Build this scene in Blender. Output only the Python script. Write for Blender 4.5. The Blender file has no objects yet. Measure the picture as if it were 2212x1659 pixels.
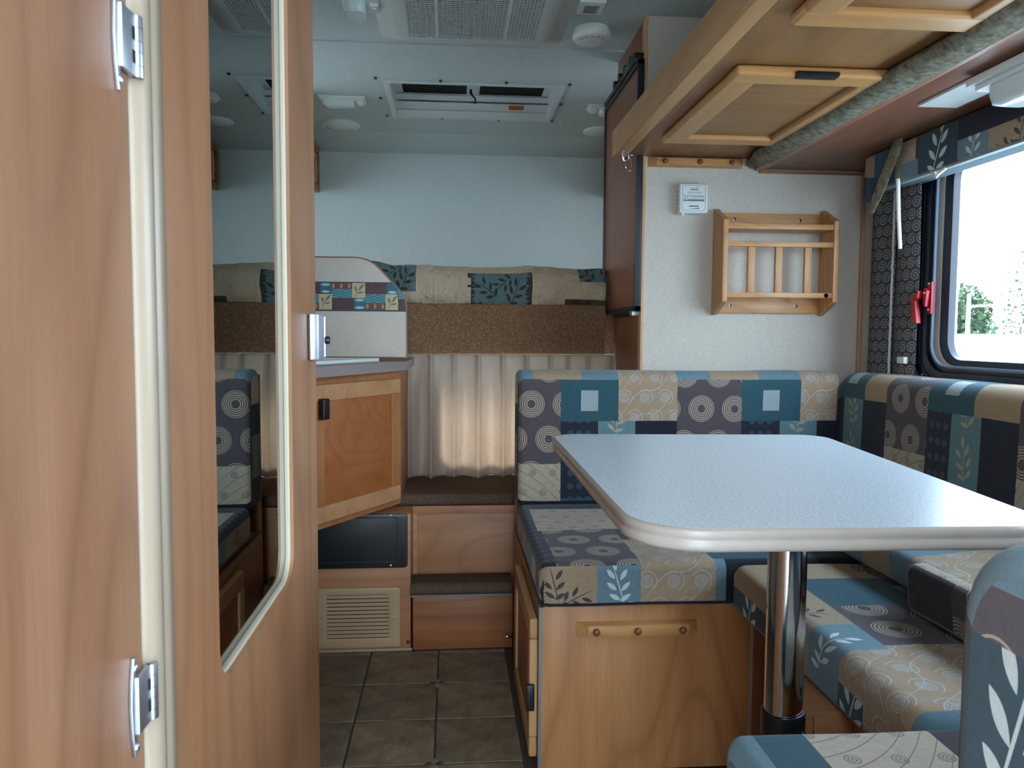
import bpy, bmesh, math, random
from mathutils import Vector, Matrix
random.seed(7)
PI = math.pi
SC = bpy.context.scene
COL = SC.collection

# ------------------------------------------------------------------ camera
F = 1660.0; CX, CY = 1106.0, 829.5
YAW, PITCH, ROLL = math.radians(4.50), math.radians(3.62), 0.006
CAMR = (Matrix.Rotation(-YAW, 3, 'Z') @ Matrix.Rotation(PI/2-PITCH, 3, 'X') @ Matrix.Rotation(ROLL, 3, 'Z'))
CAMP = Vector((0, 0, 1.0))
cd = bpy.data.cameras.new('camera'); cam = bpy.data.objects.new('camera', cd); COL.objects.link(cam)
cam.matrix_world = Matrix.Translation(CAMP) @ CAMR.to_4x4()
cd.sensor_width = 36; cd.sensor_fit = 'HORIZONTAL'; cd.lens = 36*F/2212; cd.clip_start = .02; cd.clip_end = 400
cd.dof.use_dof = True; cd.dof.focus_distance = 2.1; cd.dof.aperture_fstop = 26
SC.camera = cam
# ------------------------------------------------------------------ world, sun, exposure
w = bpy.data.worlds.new('sky'); SC.world = w; w.use_nodes = True
nt = w.node_tree; nt.nodes.clear()
wo = nt.nodes.new('ShaderNodeOutputWorld'); bg = nt.nodes.new('ShaderNodeBackground')
tc = nt.nodes.new('ShaderNodeTexCoord'); sp = nt.nodes.new('ShaderNodeSeparateXYZ'); rp = nt.nodes.new('ShaderNodeValToRGB')
nt.links.new(tc.outputs['Generated'], sp.inputs[0]); nt.links.new(sp.outputs['Z'], rp.inputs[0])
rp.color_ramp.elements[0].position = 0.0; rp.color_ramp.elements[0].color = (.76, .89, 1.0, 1)
rp.color_ramp.elements[1].position = 0.9; rp.color_ramp.elements[1].color = (.58, .78, 1.0, 1)
nt.links.new(rp.outputs[0], bg.inputs[0]); nt.links.new(bg.outputs[0], wo.inputs[0])
bg.inputs[1].default_value = 7.0
sd = bpy.data.lights.new('sun', 'SUN'); sd.energy = 10; sd.angle = .13; sd.color = (1, .96, .9)
sun = bpy.data.objects.new('sun', sd); COL.objects.link(sun)
sun.rotation_euler = (math.radians(85), 0, math.radians(181))
def portal(loc, rot, sx, sy):
    l = bpy.data.lights.new('opening_portal', 'AREA'); l.shape = 'RECTANGLE'; l.size = sx; l.size_y = sy
    l.cycles.is_portal = True
    o = bpy.data.objects.new('opening_portal', l); COL.objects.link(o); o.location = loc; o.rotation_euler = rot
SC.view_settings.view_transform = 'Standard'; SC.view_settings.look = 'None'
SC.view_settings.gamma = 1; SC.view_settings.use_curve_mapping = False
SC.view_settings.exposure = 0.82
SC.cycles.max_bounces = 10; SC.cycles.diffuse_bounces = 6; SC.cycles.glossy_bounces = 4
SC.cycles.transmission_bounces = 6; SC.cycles.transparent_max_bounces = 8
SC.cycles.sample_clamp_indirect = 8; SC.cycles.caustics_reflective = False; SC.cycles.caustics_refractive = False
SC.cycles.use_denoising = True

def ray(px, py):
    return CAMR @ Vector(((px-CX)/F, -(py-CY)/F, -1))
def ax(px, py, X): d = ray(px, py); return CAMP + d*(X/d.x)
def ay(px, py, Y): d = ray(px, py); return CAMP + d*(Y/d.y)
def az(px, py, Z): d = ray(px, py); return CAMP + d*((Z-1.0)/d.z)

# ------------------------------------------------------------------ materials
def lin(c):
    return tuple(((v/255)/12.92 if v/255 <= .04045 else ((v/255+.055)/1.055)**2.4) for v in c) + (1,)
class NT:
    """tiny expression builder on a material node tree"""
    def __init__(s, name, rough=.8, spec=.3, metal=0):
        s.m = bpy.data.materials.new(name); s.m.use_nodes = True; s.t = s.m.node_tree
        s.b = s.t.nodes['Principled BSDF']; s.b.inputs['Roughness'].default_value = rough
        s.b.inputs['Specular IOR Level'].default_value = spec; s.b.inputs['Metallic'].default_value = metal
    def put(s, sock, v):
        if isinstance(v, (int, float)): sock.default_value = v
        elif isinstance(v, (tuple, list)): sock.default_value = v
        else: s.t.links.new(v, sock)
    def M(s, op, a, b=None, c=None):
        n = s.t.nodes.new('ShaderNodeMath'); n.operation = op
        s.put(n.inputs[0], a)
        if b is not None: s.put(n.inputs[1], b)
        if c is not None: s.put(n.inputs[2], c)
        return n.outputs[0]
    def add(s, a, b): return s.M('ADD', a, b)
    def sub(s, a, b): return s.M('SUBTRACT', a, b)
    def mul(s, a, b): return s.M('MULTIPLY', a, b)
    def mx(s, a, b): return s.M('MAXIMUM', a, b)
    def mn(s, a, b): return s.M('MINIMUM', a, b)
    def lt(s, a, b): return s.M('LESS_THAN', a, b)
    def gt(s, a, b): return s.M('GREATER_THAN', a, b)
    def wrap(s, a, half): return s.M('WRAP', a, half, -half)
    def fr(s, a): return s.M('FRACT', a)
    def ab(s, a): return s.M('ABSOLUTE', a)
    def mix(s, f, a, b):
        n = s.t.nodes.new('ShaderNodeMix'); n.data_type = 'RGBA'
        s.put(n.inputs[0], f); s.put(n.inputs[6], a); s.put(n.inputs[7], b); return n.outputs[2]
    def coord(s, kind='Object'):
        n = s.t.nodes.new('ShaderNodeTexCoord'); return n.outputs[kind]
    def uv(s):
        n = s.t.nodes.new('ShaderNodeSeparateXYZ'); s.t.links.new(s.coord('UV'), n.inputs[0]); return n.outputs[0], n.outputs[1]
    def mapping(s, v, scale, loc=(0, 0, 0)):
        n = s.t.nodes.new('ShaderNodeMapping'); s.t.links.new(v, n.inputs[0]); n.inputs['Scale'].default_value = scale
        n.inputs['Location'].default_value = loc; return n.outputs[0]
    def noise(s, v, scale, detail=2, rough=.5, dist=0):
        n = s.t.nodes.new('ShaderNodeTexNoise'); s.t.links.new(v, n.inputs['Vector']); n.inputs['Scale'].default_value = scale
        n.inputs['Detail'].default_value = detail; n.inputs['Roughness'].default_value = rough; n.inputs['Distortion'].default_value = dist
        return n.outputs[0]
    def ramp(s, f, stops):
        n = s.t.nodes.new('ShaderNodeValToRGB'); s.t.links.new(f, n.inputs[0]); e = n.color_ramp.elements
        while len(e) < len(stops): e.new(.5)
        for i, (p, c) in enumerate(stops): e[i].position = p; e[i].color = c
        return n.outputs[0]
    def bump(s, h, strength=.3, dist=.001):
        n = s.t.nodes.new('ShaderNodeBump'); n.inputs['Strength'].default_value = strength; n.inputs['Distance'].default_value = dist
        s.t.links.new(h, n.inputs['Height']); s.t.links.new(n.outputs[0], s.b.inputs['Normal'])
    def color(s, c): s.put(s.b.inputs['Base Color'], c)
def darker(c, k): return tuple(v*k for v in c[:3]) + (1,)

def plain(name, c, rough=.5, metal=0, spec=.5, var=.05):
    n = NT(name, rough, spec, metal); L = lin(c)
    f = n.noise(n.coord(), 25, 3)
    n.color(n.mix(f, darker(L, 1-var), darker(L, 1+var))); return n.m
def wood(name, c, axis='z', rough=.42, contrast=.30, rings=1.0, spec=.4, fine=1.0):
    n = NT(name, rough, spec)
    g = sum(c)/3; c = tuple(g+(v-g)*.93 for v in c); L = lin(c)
    a = {'x': 0, 'y': 1, 'z': 2}[axis]
    sc = [1.0, 1.0, 1.0]; sc[a] = .20
    v = n.mapping(n.coord(), sc, (3.1, 1.7, .4))
    big = n.noise(v, 4.5*rings, 1.0, .3, .1)
    ringf = n.M('POWER', n.M('PINGPONG', n.mul(big, 22), 1.0), 3.0)
    sc2 = [1.0, 1.0, 1.0]; sc2[a] = .03
    v2 = n.mapping(n.coord(), sc2, (.3, .7, .9))
    fib = n.noise(v2, 330*fine, 3, .7)
    sc3 = [1.0, 1.0, 1.0]; sc3[a] = .05
    band = n.ramp(n.noise(n.mapping(n.coord(), sc3), 16, 3, .6), [(.34, (0, 0, 0, 1)), (.66, (1, 1, 1, 1))])
    red = (min(1, L[0]*.96), L[1]*.86, L[2]*.76, 1)
    col = n.mix(band, darker(L, 1+.25*contrast), darker(red, 1-.20*contrast))
    col = n.mix(n.mul(ringf, min(1, contrast*1.5)), col, darker(red, .60))
    col = n.mix(n.M('MULTIPLY', n.M('MULTIPLY_ADD', fib, 3.0, -1.2), contrast*1.0), col, darker(red, .62))
    n.color(col); n.bump(fib, .15, .0006); return n.m
def oak(name, c, axis='z'):
    return wood(name, c, axis, .38, .42, 2.2, .45, .6)

W_PANEL = wood('wood_panel_z', (162, 114, 82), 'z', .42, .34)
W_DOORP = wood('wood_door_z', (162, 116, 84), 'z', .36, .30)
W_X = wood('wood_panel_x', (178, 124, 84), 'x', .45, .30)
W_Y = wood('wood_panel_y', (166, 116, 78), 'y', .40, .34)
W_DARKX = wood('wood_dark_x', (158, 98, 58), 'x', .45, .5)
W_SEAT = wood('wood_seat_panel', (190, 134, 84), 'z', .42, .42, .8)
W_FRIDGE = wood('wood_fridge', (140, 88, 62), 'z', .38, .24)
W_OVER = wood('wood_over_y', (156, 112, 68), 'y', .38, .34)
W_OVERX = wood('wood_over_x', (156, 114, 72), 'x', .40, .30)
W_LIGHTX = oak('oak_x', (205, 150, 92), 'x')
W_LIGHTZ = oak('oak_z', (205, 150, 92), 'z')
W_LIGHTY = oak('oak_y', (200, 148, 96), 'y')
W_FRX = wood('frame_x', (202, 152, 92), 'x', .4, .16)
W_FRY = wood('frame_y', (190, 144, 92), 'y', .4, .16)
W_FRZ = wood('frame_z', (206, 160, 112), 'z', .4, .16)
W_CABX = wood('cab_frame_x', (172, 112, 66), 'x', .5, .22)
W_CABZ = wood('cab_frame_z', (172, 112, 66), 'z', .5, .22)
W_CABP = wood('cab_panel_x', (168, 98, 52), 'x', .42, .22)

def wallpaper(name, c, dark=.86):
    n = NT(name, .85, .2); L = lin(c)
    o = n.coord()
    a = n.noise(n.mapping(o, (1, 1, .16)), 420, 2); b = n.noise(n.mapping(o, (.16, .16, 1)), 420, 2)
    h = n.M('MAXIMUM', a, b); big = n.noise(o, 3, 2)
    col = n.mix(n.M('MULTIPLY_ADD', h, 3.2, -1.35), darker(L, dark), darker(L, 1.04))
    n.color(n.mix(n.mul(big, .15), col, darker(L, .9))); n.bump(h, .35, .0008); return n.m
WALLP = wallpaper('wallpaper_linen', (206, 199, 188))
CEIL = wallpaper('ceiling_vinyl', (198, 211, 211), .88)
SPLASH = wallpaper('splash_linen', (204, 194, 182), .92)
def carpet(name, c1, c2):
    n = NT(name, 1.0, .05); o = n.coord()
    f = n.noise(o, 150, 6, .85, .0); g = n.noise(o, 9, 3)
    col = n.ramp(f, [(.30, darker(lin(c1), .50)), (.5, lin(c1)), (.70, lin(c2))])
    n.color(n.mix(n.mul(g, .45), col, darker(lin(c1), .8))); n.bump(f, 1.0, .006); return n.m
CARPET = carpet('carpet_brown', (150, 114, 86), (222, 182, 142))
CARPET2 = carpet('carpet_step', (122, 100, 84), (156, 134, 114))
WHITE = plain('white_plastic', (220, 226, 224), .35)
WHITE2 = plain('white_metal', (205, 212, 214), .4)
LENS = plain('lens_plastic', (214, 224, 226), .18)
GREYW = plain('ivory_plastic', (206, 210, 206), .4)
BLACK = plain('black_plastic', (16, 17, 20), .38)
BLACKT = plain('black_trim', (14, 17, 26), .45)
BLUEBLK = plain('window_frame_black', (15, 20, 38), .35)
VOID = plain('dark_void', (8, 8, 9), .9)
TAN = plain('tan_trim', (158, 142, 122), .35)
TAN2 = plain('tan_vent', (176, 146, 112), .45)
COUNTER = plain('counter_laminate', (146, 134, 130), .35)
BEIGE_EDGE = plain('table_edge', (170, 160, 150), .32, var=.09)
STRIP = plain('grey_strip', (120, 120, 116), .5)
RED = plain('red_plastic', (176, 22, 38), .35)
KNOB = plain('knob_wood', (132, 74, 44), .35)
def metal(name, c, rough):
    n = NT(name, rough, .5, 1.0); n.color(n.mix(n.noise(n.coord(), 40, 3), darker(lin(c), .92), lin(c))); return n.m
CHROME = metal('chrome', (205, 208, 212), .09)
STEEL = metal('satin_steel', (186, 192, 202), .40)
SILVER = metal('silver_handle', (205, 212, 224), .38)
MIRROR = metal('mirror_glass', (172, 184, 184), .0)
GLASS = bpy.data.materials.new('window_glass'); GLASS.use_nodes = True
_t = GLASS.node_tree; _t.nodes.clear()
_o = _t.nodes.new('ShaderNodeOutputMaterial'); _m = _t.nodes.new('ShaderNodeMixShader'); _a = _t.nodes.new('ShaderNodeBsdfTransparent')
_g = _t.nodes.new('ShaderNodeBsdfGlossy'); _f = _t.nodes.new('ShaderNodeFresnel'); _g.inputs['Roughness'].default_value = .02
_a.inputs[0].default_value = (.93, .97, 1, 1)
_m.inputs[0].default_value = .05; _t.links.new(_a.outputs[0], _m.inputs[1]); _t.links.new(_g.outputs[0], _m.inputs[2]); _t.links.new(_m.outputs[0], _o.inputs[0])

n = NT('table_laminate', .30, .6); o_ = n.coord(); f1 = n.noise(n.mapping(o_, (1, 1.6, 1)), 230, 4, .7); f2 = n.noise(o_, 20, 3)
n.color(n.mix(n.mul(f2, .3), n.ramp(f1, [(.35, lin((158, 168, 176))), (.5, lin((196, 206, 212))), (.65, lin((222, 228, 232)))]), lin((186, 196, 204))))
LAMI = n.m
n = NT('floor_vinyl', .5, .3); o_ = n.coord(); f1 = n.noise(o_, 14, 6, .65, .4); f2 = n.noise(n.mapping(o_, (1, .3, 1)), 70, 4, .6)
c_ = n.ramp(f1, [(.3, lin((100, 82, 64))), (.5, lin((140, 118, 94))), (.7, lin((168, 146, 118)))])
n.color(n.mix(n.mul(f2, .5), c_, lin((98, 84, 68)))); n.bump(f2, .15, .0008); TILE = n.m
TILE_B = TILE.copy(); TILE_B.name = 'floor_vinyl_grey'
for nd in TILE_B.node_tree.nodes:
    if nd.type == 'VALTORGB':
        for e, c in zip(nd.color_ramp.elements, ((94, 80, 64), (128, 112, 90), (156, 138, 112))): e.color = lin(c)
GROUT = plain('floor_joint', (74, 62, 52), .7)

# ---- fabrics: local UV in metres centred on each patch
def leafm(n, u, v, cx, cy, ang, L, Wd):
    ca, sa = math.cos(ang), math.sin(ang)
    x = n.add(n.mul(u, ca), n.M('MULTIPLY_ADD', v, sa, -(cx*ca+cy*sa)))
    y = n.ab(n.add(n.mul(u, -sa), n.M('MULTIPLY_ADD', v, ca, cx*sa-cy*ca)))
    q = n.mul(x, 1/L); q = n.M('MULTIPLY_ADD', n.mul(q, q), -Wd, Wd)
    return n.gt(q, y)
def sprig(n, u, v, cx=0, cy=0, s=1.0, ang=0.0, leaves=7):
    """branch with paired leaves growing along +v, rotated by ang"""
    m = None; ca, sa = math.cos(ang), math.sin(ang)
    def L(x, y, a, l, wd):
        nonlocal m
        X = cx + s*(x*ca - y*sa); Y = cy + s*(x*sa + y*ca)
        k = leafm(n, u, v, X, Y, a+ang, l*s, wd*s); m = k if m is None else n.mx(m, k)
    L(0, 0, PI/2+.15, .056, .0016)
    spec = [(.012, -.032, .45), (-.014, -.026, 2.5), (.016, -.004, .65), (-.018, .002, 2.3), (.015, .026, .9), (-.016, .032, 2.1), (-.004, .055, 1.7), (.02, -.05, .1)]
    for x, y, a in spec[:leaves]: L(x, y, a, .016, .0058)
    return m
def ringsm(n, u, v, R, p, r0=0.0, duty=.5):
    r = n.M('SQRT', n.add(n.mul(u, u), n.mul(v, v)))
    k = n.mul(n.lt(n.fr(n.mul(r, 1/p)), duty), n.lt(r, R))
    return n.mul(k, n.gt(r, r0)) if r0 else k
def fabric(name, base, motif, pat, rough=.95, weave=.22, bumpk=.5):
    n = NT('fabric_'+name, rough, .1); u, v = n.uv(); Lb = lin(base)
    uvv = n.coord('UV')
    wv = n.noise(n.mapping(uvv, (1, .35, 1)), 420, 4, .8); cl = n.noise(uvv, 70, 4, .7)
    bc = n.mix(wv, darker(Lb, 1-weave), darker(Lb, 1+weave)); bc = n.mix(n.M('MULTIPLY_ADD', cl, 1.6, -.5), bc, darker(Lb, .72))
    n.b.inputs['Sheen Weight'].default_value = .15
    mask = pat(n, u, v) if pat else None
    if name.startswith('quilt'):
        wr = n.noise(n.mapping(n.coord(), (1.6, 1, 1)), 15, 3, .6, 1.2); wv = n.M('MULTIPLY_ADD', wr, 9.0, n.mul(wv, .6)); bumpk = .8
    if mask is not None:
        spk = n.M('MULTIPLY_ADD', wv if not name.startswith('quilt') else cl, .5, .62)
        bc = n.mix(n.mn(1.0, n.mul(mask, spk)), bc, lin(motif))
        n.bump(n.add(wv, mask), bumpk, .0008 if not name.startswith('quilt') else .0022)
    else: n.bump(wv, bumpk, .0008 if not name.startswith('quilt') else .0022)
    n.color(bc); n.m['fab'] = 1; return n.m
def p_circ(n, u, v):
    c = .105
    row = n.M('FLOOR', n.mul(v, 1/c)); off = n.mul(n.M('FLOORED_MODULO', row, 2.0), .052)
    uu = n.wrap(n.add(u, n.add(off, .026)), c/2); vv = n.wrap(n.sub(v, c/2), c/2)
    return ringsm(n, uu, vv, .040, .0063, .011, .55)
def p_grid(n, u, v):
    box = n.mul(n.lt(n.ab(u), .026), n.lt(n.ab(v), .031)); p = 1/.0043
    return n.mul(box, n.mx(n.lt(n.fr(n.mul(u, p)), .42), n.lt(n.fr(n.mul(v, p)), .42)))
def p_dots(n, u, v):
    inn = n.lt(n.ab(u), .042)
    return n.mul(inn, ringsm(n, n.wrap(u, .0135), n.wrap(v, .02), .0105, .0036, .0, .4))
def balls(n, u, v, cell=.058, R=.0145, ph=0.0):
    row = n.M('FLOOR', n.mul(v, 1/cell)); off = n.mul(n.M('FLOORED_MODULO', row, 2.0), cell/2)
    uu = n.wrap(n.add(u, n.add(off, ph)), cell/2); vv = n.wrap(n.sub(v, cell/2), cell/2)
    return uu, vv, ringsm(n, uu, vv, R, .0042, 0, .45)
def p_swirl(n, u, v):
    uu, vv, b = balls(n, u, v, .062, .0155, .01)
    ring = n.M('SQRT', n.add(n.mul(uu, uu), n.mul(vv, vv))); ring = n.lt(n.ab(n.sub(ring, .0235)), .0011)
    ring = n.mul(ring, n.gt(n.add(uu, vv), -.008))
    s = n.add(v, n.add(n.mul(n.M('SINE', n.mul(u, 46)), .017), n.mul(u, -.8)))
    line = n.lt(n.ab(n.wrap(s, .036)), .0012)
    dot = n.lt(n.fr(n.mul(n.add(u, n.mul(v, .6)), 240)), .72)
    return n.mul(n.mx(b, n.mx(ring, line)), dot)
def p_lines(n, u, v):
    uu, vv, b = balls(n, u, v, .06, .0125, .02)
    s = n.add(v, n.add(n.mul(n.mul(u, u), 3.5), n.mul(u, .8)))
    line = n.lt(n.ab(n.wrap(s, .0165)), .0010)
    return n.mul(n.mx(b, line), .85)
def p_sprig(n, u, v): return sprig(n, u, v, 0, -.004, .92, .15, 8)
def p_sprig2(n, u, v):
    vv = n.wrap(v, .062); return sprig(n, u, vv, 0, 0, .95, -.2, 7)
def p_sprigbig(n, u, v): return sprig(n, u, n.wrap(n.add(v, .02), .075), 0, 0, 1.25, .2, 8)
def p_dleaf(n, u, v): return n.mx(sprig(n, u, v, -.028, 0, .85, .1, 5), sprig(n, u, v, .022, -.03, .8, -1.25, 5))
FB = dict(
 teal=fabric('teal_grid', (54, 86, 96), (190, 198, 198), p_grid),
 tealp=fabric('teal_plain', (54, 82, 98), None, None),
 swirl=fabric('beige_swirl', (166, 142, 116), (172, 184, 190), p_swirl),
 circ=fabric('brown_circles', (86, 78, 82), (176, 160, 138), p_circ),
 dots=fabric('navy_dots', (44, 47, 58), (88, 102, 112), p_dots),
 navy=fabric('navy_plain', (38, 40, 50), None, None, .95, .3, .9),
 leafb=fabric('blue_tan_leaves', (98, 130, 134), (172, 156, 130), p_sprig2),
 lines=fabric('beige_lines', (178, 162, 142), (92, 86, 84), p_lines),
 dleaf=fabric('beige_dark_leaves', (162, 140, 114), (46, 48, 62), p_dleaf),
 lblue=fabric('blue_white_sprig', (108, 134, 144), (200, 212, 212), p_sprig),
 blue=fabric('blue_plain', (106, 132, 142), None, None),
 dteal=fabric('dark_teal_sprig', (50, 74, 84), (200, 212, 212), p_sprigbig),
 tan=fabric('tan_plain', (164, 138, 106), None, None, .95, .3),
 cream=fabric('cream_plain', (186, 172, 146), None, None),
 brown=fabric('brown_plain', (64, 58, 62), None, None),
)
def p_qleaf(n, u, v):
    o = n.t.nodes.new('ShaderNodeCombineXYZ'); n.t.links.new(u, o.inputs[0]); n.t.links.new(v, o.inputs[1])
    m = sprig(n, u, v, -.05, 0, 1.0, .9, 6); m = n.mx(m, sprig(n, u, v, .055, -.01, 1.0, -.5, 6))
    m = n.mx(m, sprig(n, u, v, .01, .02, .9, 2.2, 5))
    e = n.noise(n.mapping(o.outputs[0], (1, .08, 1)), 160, 2); e2 = n.noise(n.mapping(o.outputs[0], (.08, 1, 1)), 160, 2)
    fx = n.gt(n.add(n.ab(u), n.mul(e2, .06)), .128); fy = n.gt(n.add(n.ab(v), n.mul(e, .05)), .082)
    return n.mx(m, n.mx(fx, fy))
QF = dict(
 qteal=fabric('quilt_teal', (98, 122, 122), (52, 46, 38), p_qleaf),
 qcream=fabric('quilt_cream', (198, 180, 152), (140, 122, 98), lambda n, u, v: n.mul(sprig(n, u, n.add(v, .09), .02, 0, 1.3, 1.0, 6), .6)),
 qdark=fabric('quilt_dark', (78, 70, 56), (50, 44, 36), lambda n, u, v: sprig(n, u, v, 0, 0, 1.0, .8, 6)),
 qplain=fabric('quilt_plain', (194, 176, 150), None, None),
)
FB.update(QF)
def mk_sw():
    n = NT('fabric_scrolls', .95, .1); u, v = n.uv(); c = .034
    row = n.M('FLOOR', n.mul(v, 1/c)); off = n.mul(n.M('FLOORED_MODULO', row, 2.0), c/2)
    uu = n.wrap(n.add(u, off), c/2); vv = n.wrap(n.sub(v, c/2), c/2)
    r = n.M('SQRT', n.add(n.mul(uu, uu), n.mul(vv, vv))); a = n.M('ARCTAN2', vv, uu)
    sp_ = n.fr(n.sub(n.mul(r, 1/.0078), n.mul(a, 1/(2*PI))))
    m = n.mul(n.lt(sp_, .42), n.lt(r, .0165))
    wv = n.noise(n.coord('UV'), 700, 2)
    col = n.mix(n.mul(m, n.M('MULTIPLY_ADD', wv, .6, .5)), lin((72, 70, 72)), lin((150, 148, 146)))
    n.color(col); n.bump(n.add(m, wv), .5, .0006); return n.m
SCROLL = mk_sw()
n = NT('curtain_cloth', .9, .1); u_, v_ = n.uv(); st = n.M('SINE', n.mul(u_, 1300)); wv = n.noise(n.mapping(n.coord('UV'), (1, .2, 1)), 300, 2)
cc = n.mix(n.M('MULTIPLY_ADD', st, .12, n.mul(wv, .7)), lin((188, 174, 160)), lin((224, 210, 196))); n.color(cc)
tr = n.t.nodes.new('ShaderNodeBsdfTranslucent'); n.t.links.new(cc, tr.inputs[0]); mxs = n.t.nodes.new('ShaderNodeMixShader'); mxs.inputs[0].default_value = .45
out = n.t.nodes['Material Output']; n.t.links.new(n.b.outputs[0], mxs.inputs[1]); n.t.links.new(tr.outputs[0], mxs.inputs[2]); n.t.links.new(mxs.outputs[0], out.inputs[0])
CURT = n.m
n = NT('velvet_roll', 1, .1); f1 = n.noise(n.coord(), 60, 4, .7)
n.color(n.ramp(f1, [(.35, lin((92, 88, 74))), (.65, lin((146, 142, 124)))])); n.bump(f1, .6, .003); VELVET = n.m

# ------------------------------------------------------------------ mesh helpers
class MB:
    def __init__(s): s.v = []; s.f = []; s.m = []
    def face(s, idx, m=0): s.f.append(tuple(idx)); s.m.append(m)
    def box(s, x0, x1, y0, y1, z0, z1, m=0):
        b = len(s.v)
        s.v += [(x, y, z) for z in (z0, z1) for y in (y0, y1) for x in (x0, x1)]
        for q in ((0, 2, 3, 1), (4, 5, 7, 6), (0, 1, 5, 4), (2, 6, 7, 3), (0, 4, 6, 2), (1, 3, 7, 5)): s.face([b+i for i in q], m)
        return s
    def prism(s, poly, axis, a, b, m=0):
        """poly 2D in the two other axes (cyclic order after axis) extruded from a to b"""
        n0 = len(s.v); N = len(poly)
        for t in (a, b):
            for (p, q) in poly:
                s.v.append({'x': (t, p, q), 'y': (p, t, q), 'z': (p, q, t)}[axis])
        s.face(list(range(n0, n0+N))[::-1], m); s.face(range(n0+N, n0+2*N), m)
        for i in range(N):
            j = (i+1) % N; s.face((n0+i, n0+j, n0+N+j, n0+N+i), m)
        return s
    def cyl(s, c, r, h, axis='z', n=24, r2=None, m=0):
        r2 = r if r2 is None else r2; b = len(s.v)
        for k, (rr, t) in enumerate(((r, 0), (r2, h))):
            for i in range(n):
                a = 2*PI*i/n; p, q = rr*math.cos(a), rr*math.sin(a)
                s.v.append({'x': (c[0]+t, c[1]+p, c[2]+q), 'y': (c[0]+p, c[1]+t, c[2]+q), 'z': (c[0]+p, c[1]+q, c[2]+t)}[axis])
        s.face([b+i for i in range(n)][::-1], m); s.face([b+n+i for i in range(n)], m)
        for i in range(n): j = (i+1) % n; s.face((b+i, b+j, b+n+j, b+n+i), m)
        return s
    def lathe(s, c, prof, axis='z', n=32, m=0):
        b = len(s.v); K = len(prof)
        for (r, t) in prof:
            for i in range(n):
                a = 2*PI*i/n; p, q = r*math.cos(a), r*math.sin(a)
                s.v.append({'x': (c[0]+t, c[1]+p, c[2]+q), 'y': (c[0]+p, c[1]+t, c[2]+q), 'z': (c[0]+p, c[1]+q, c[2]+t)}[axis])
        for k in range(K-1):
            for i in range(n): j = (i+1) % n; s.face((b+k*n+i, b+k*n+j, b+(k+1)*n+j, b+(k+1)*n+i), m)
        s.face([b+i for i in range(n)][::-1], m); s.face([b+(K-1)*n+i for i in range(n)], m)
        return s
    def tube(s, pts, r, n=10, m=0, flat=1.0):
        pts = [Vector(p) for p in pts]; b = len(s.v)
        for k, p in enumerate(pts):
            d = (pts[min(k+1, len(pts)-1)]-pts[max(k-1, 0)]).normalized()
            u = d.cross(Vector((0, 0, 1)));
            if u.length < .1: u = d.cross(Vector((0, 1, 0)))
            u.normalize(); w_ = d.cross(u)
            rr = r[k] if isinstance(r, (list, tuple)) else r
            for i in range(n):
                a = 2*PI*i/n; s.v.append(tuple(p+u*rr*math.cos(a)+w_*rr*flat*math.sin(a)))
        for k in range(len(pts)-1):
            for i in range(n): j = (i+1) % n; s.face((b+k*n+i, b+k*n+j, b+(k+1)*n+j, b+(k+1)*n+i), m)
        s.face([b+i for i in range(n)][::-1], m); s.face([b+(len(pts)-1)*n+i for i in range(n)], m)
        return s
    def build(s, name, mats, parent=None, bevel=0, seg=2, smooth=True, uvs=None, sharp=35):
        if not isinstance(mats, (list, tuple)): mats = [mats]
        bm = bmesh.new(); vs = [bm.verts.new(p) for p in s.v]
        uvl = bm.loops.layers.uv.new('UVMap') if uvs else None
        for k, (f, m) in enumerate(zip(s.f, s.m)):
            try: fa = bm.faces.new([vs[i] for i in f])
            except ValueError: continue
            fa.material_index = m
            if uvs:
                for lp, q in zip(fa.loops, uvs[k]): lp[uvl].uv = q
        bmesh.ops.recalc_face_normals(bm, faces=bm.faces)
        if bevel:
            es = [e for e in bm.edges if len(e.link_faces) == 2 and e.calc_face_angle(0) > .5]
            bmesh.ops.bevel(bm, geom=es, offset=bevel, segments=seg, affect='EDGES', profile=.6, clamp_overlap=True)
        me = bpy.data.meshes.new(name)
        xs = [v.co for v in bm.verts]
        c = Vector(((min(p.x for p in xs)+max(p.x for p in xs))/2, (min(p.y for p in xs)+max(p.y for p in xs))/2, min(p.z for p in xs)))
        bmesh.ops.translate(bm, verts=bm.verts, vec=-c)
        bm.to_mesh(me); bm.free()
        for m in mats: me.materials.append(m)
        if smooth:
            me.shade_smooth(); me.set_sharp_from_angle(angle=math.radians(sharp))
        o = bpy.data.objects.new(name, me); COL.objects.link(o)
        pw = Vector((0, 0, 0)); q = parent
        while q is not None: pw += q.location; q = q.parent
        o.parent = parent; o.location = c - pw
        return o
def tag(o, label=None, cat=None, group=None, kind=None):
    if label: o['label'] = label
    if cat: o['category'] = cat
    if group: o['group'] = group
    if kind: o['kind'] = kind
    return o
def thing(name, label, cat, loc=(0, 0, 0), group=None, kind=None):
    o = bpy.data.objects.new(name, None); o.empty_display_size = .05; COL.objects.link(o); o.location = loc
    return tag(o, label, cat, group, kind)
def struct(o, label=None, cat=None): return tag(o, label, cat, kind='structure')
def copytree(o, parent, dl):
    c = o.copy(); COL.objects.link(c); c.parent = parent
    if dl is not None: c.location = o.location + Vector(dl)
    for ch in list(o.children): copytree(ch, c, None)
    return c
def B(name, mat, parent, x0, x1, y0, y1, z0, z1, bevel=.0015, seg=2):
    return MB().box(x0, x1, y0, y1, z0, z1).build(name, mat, parent, bevel, seg)
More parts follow.
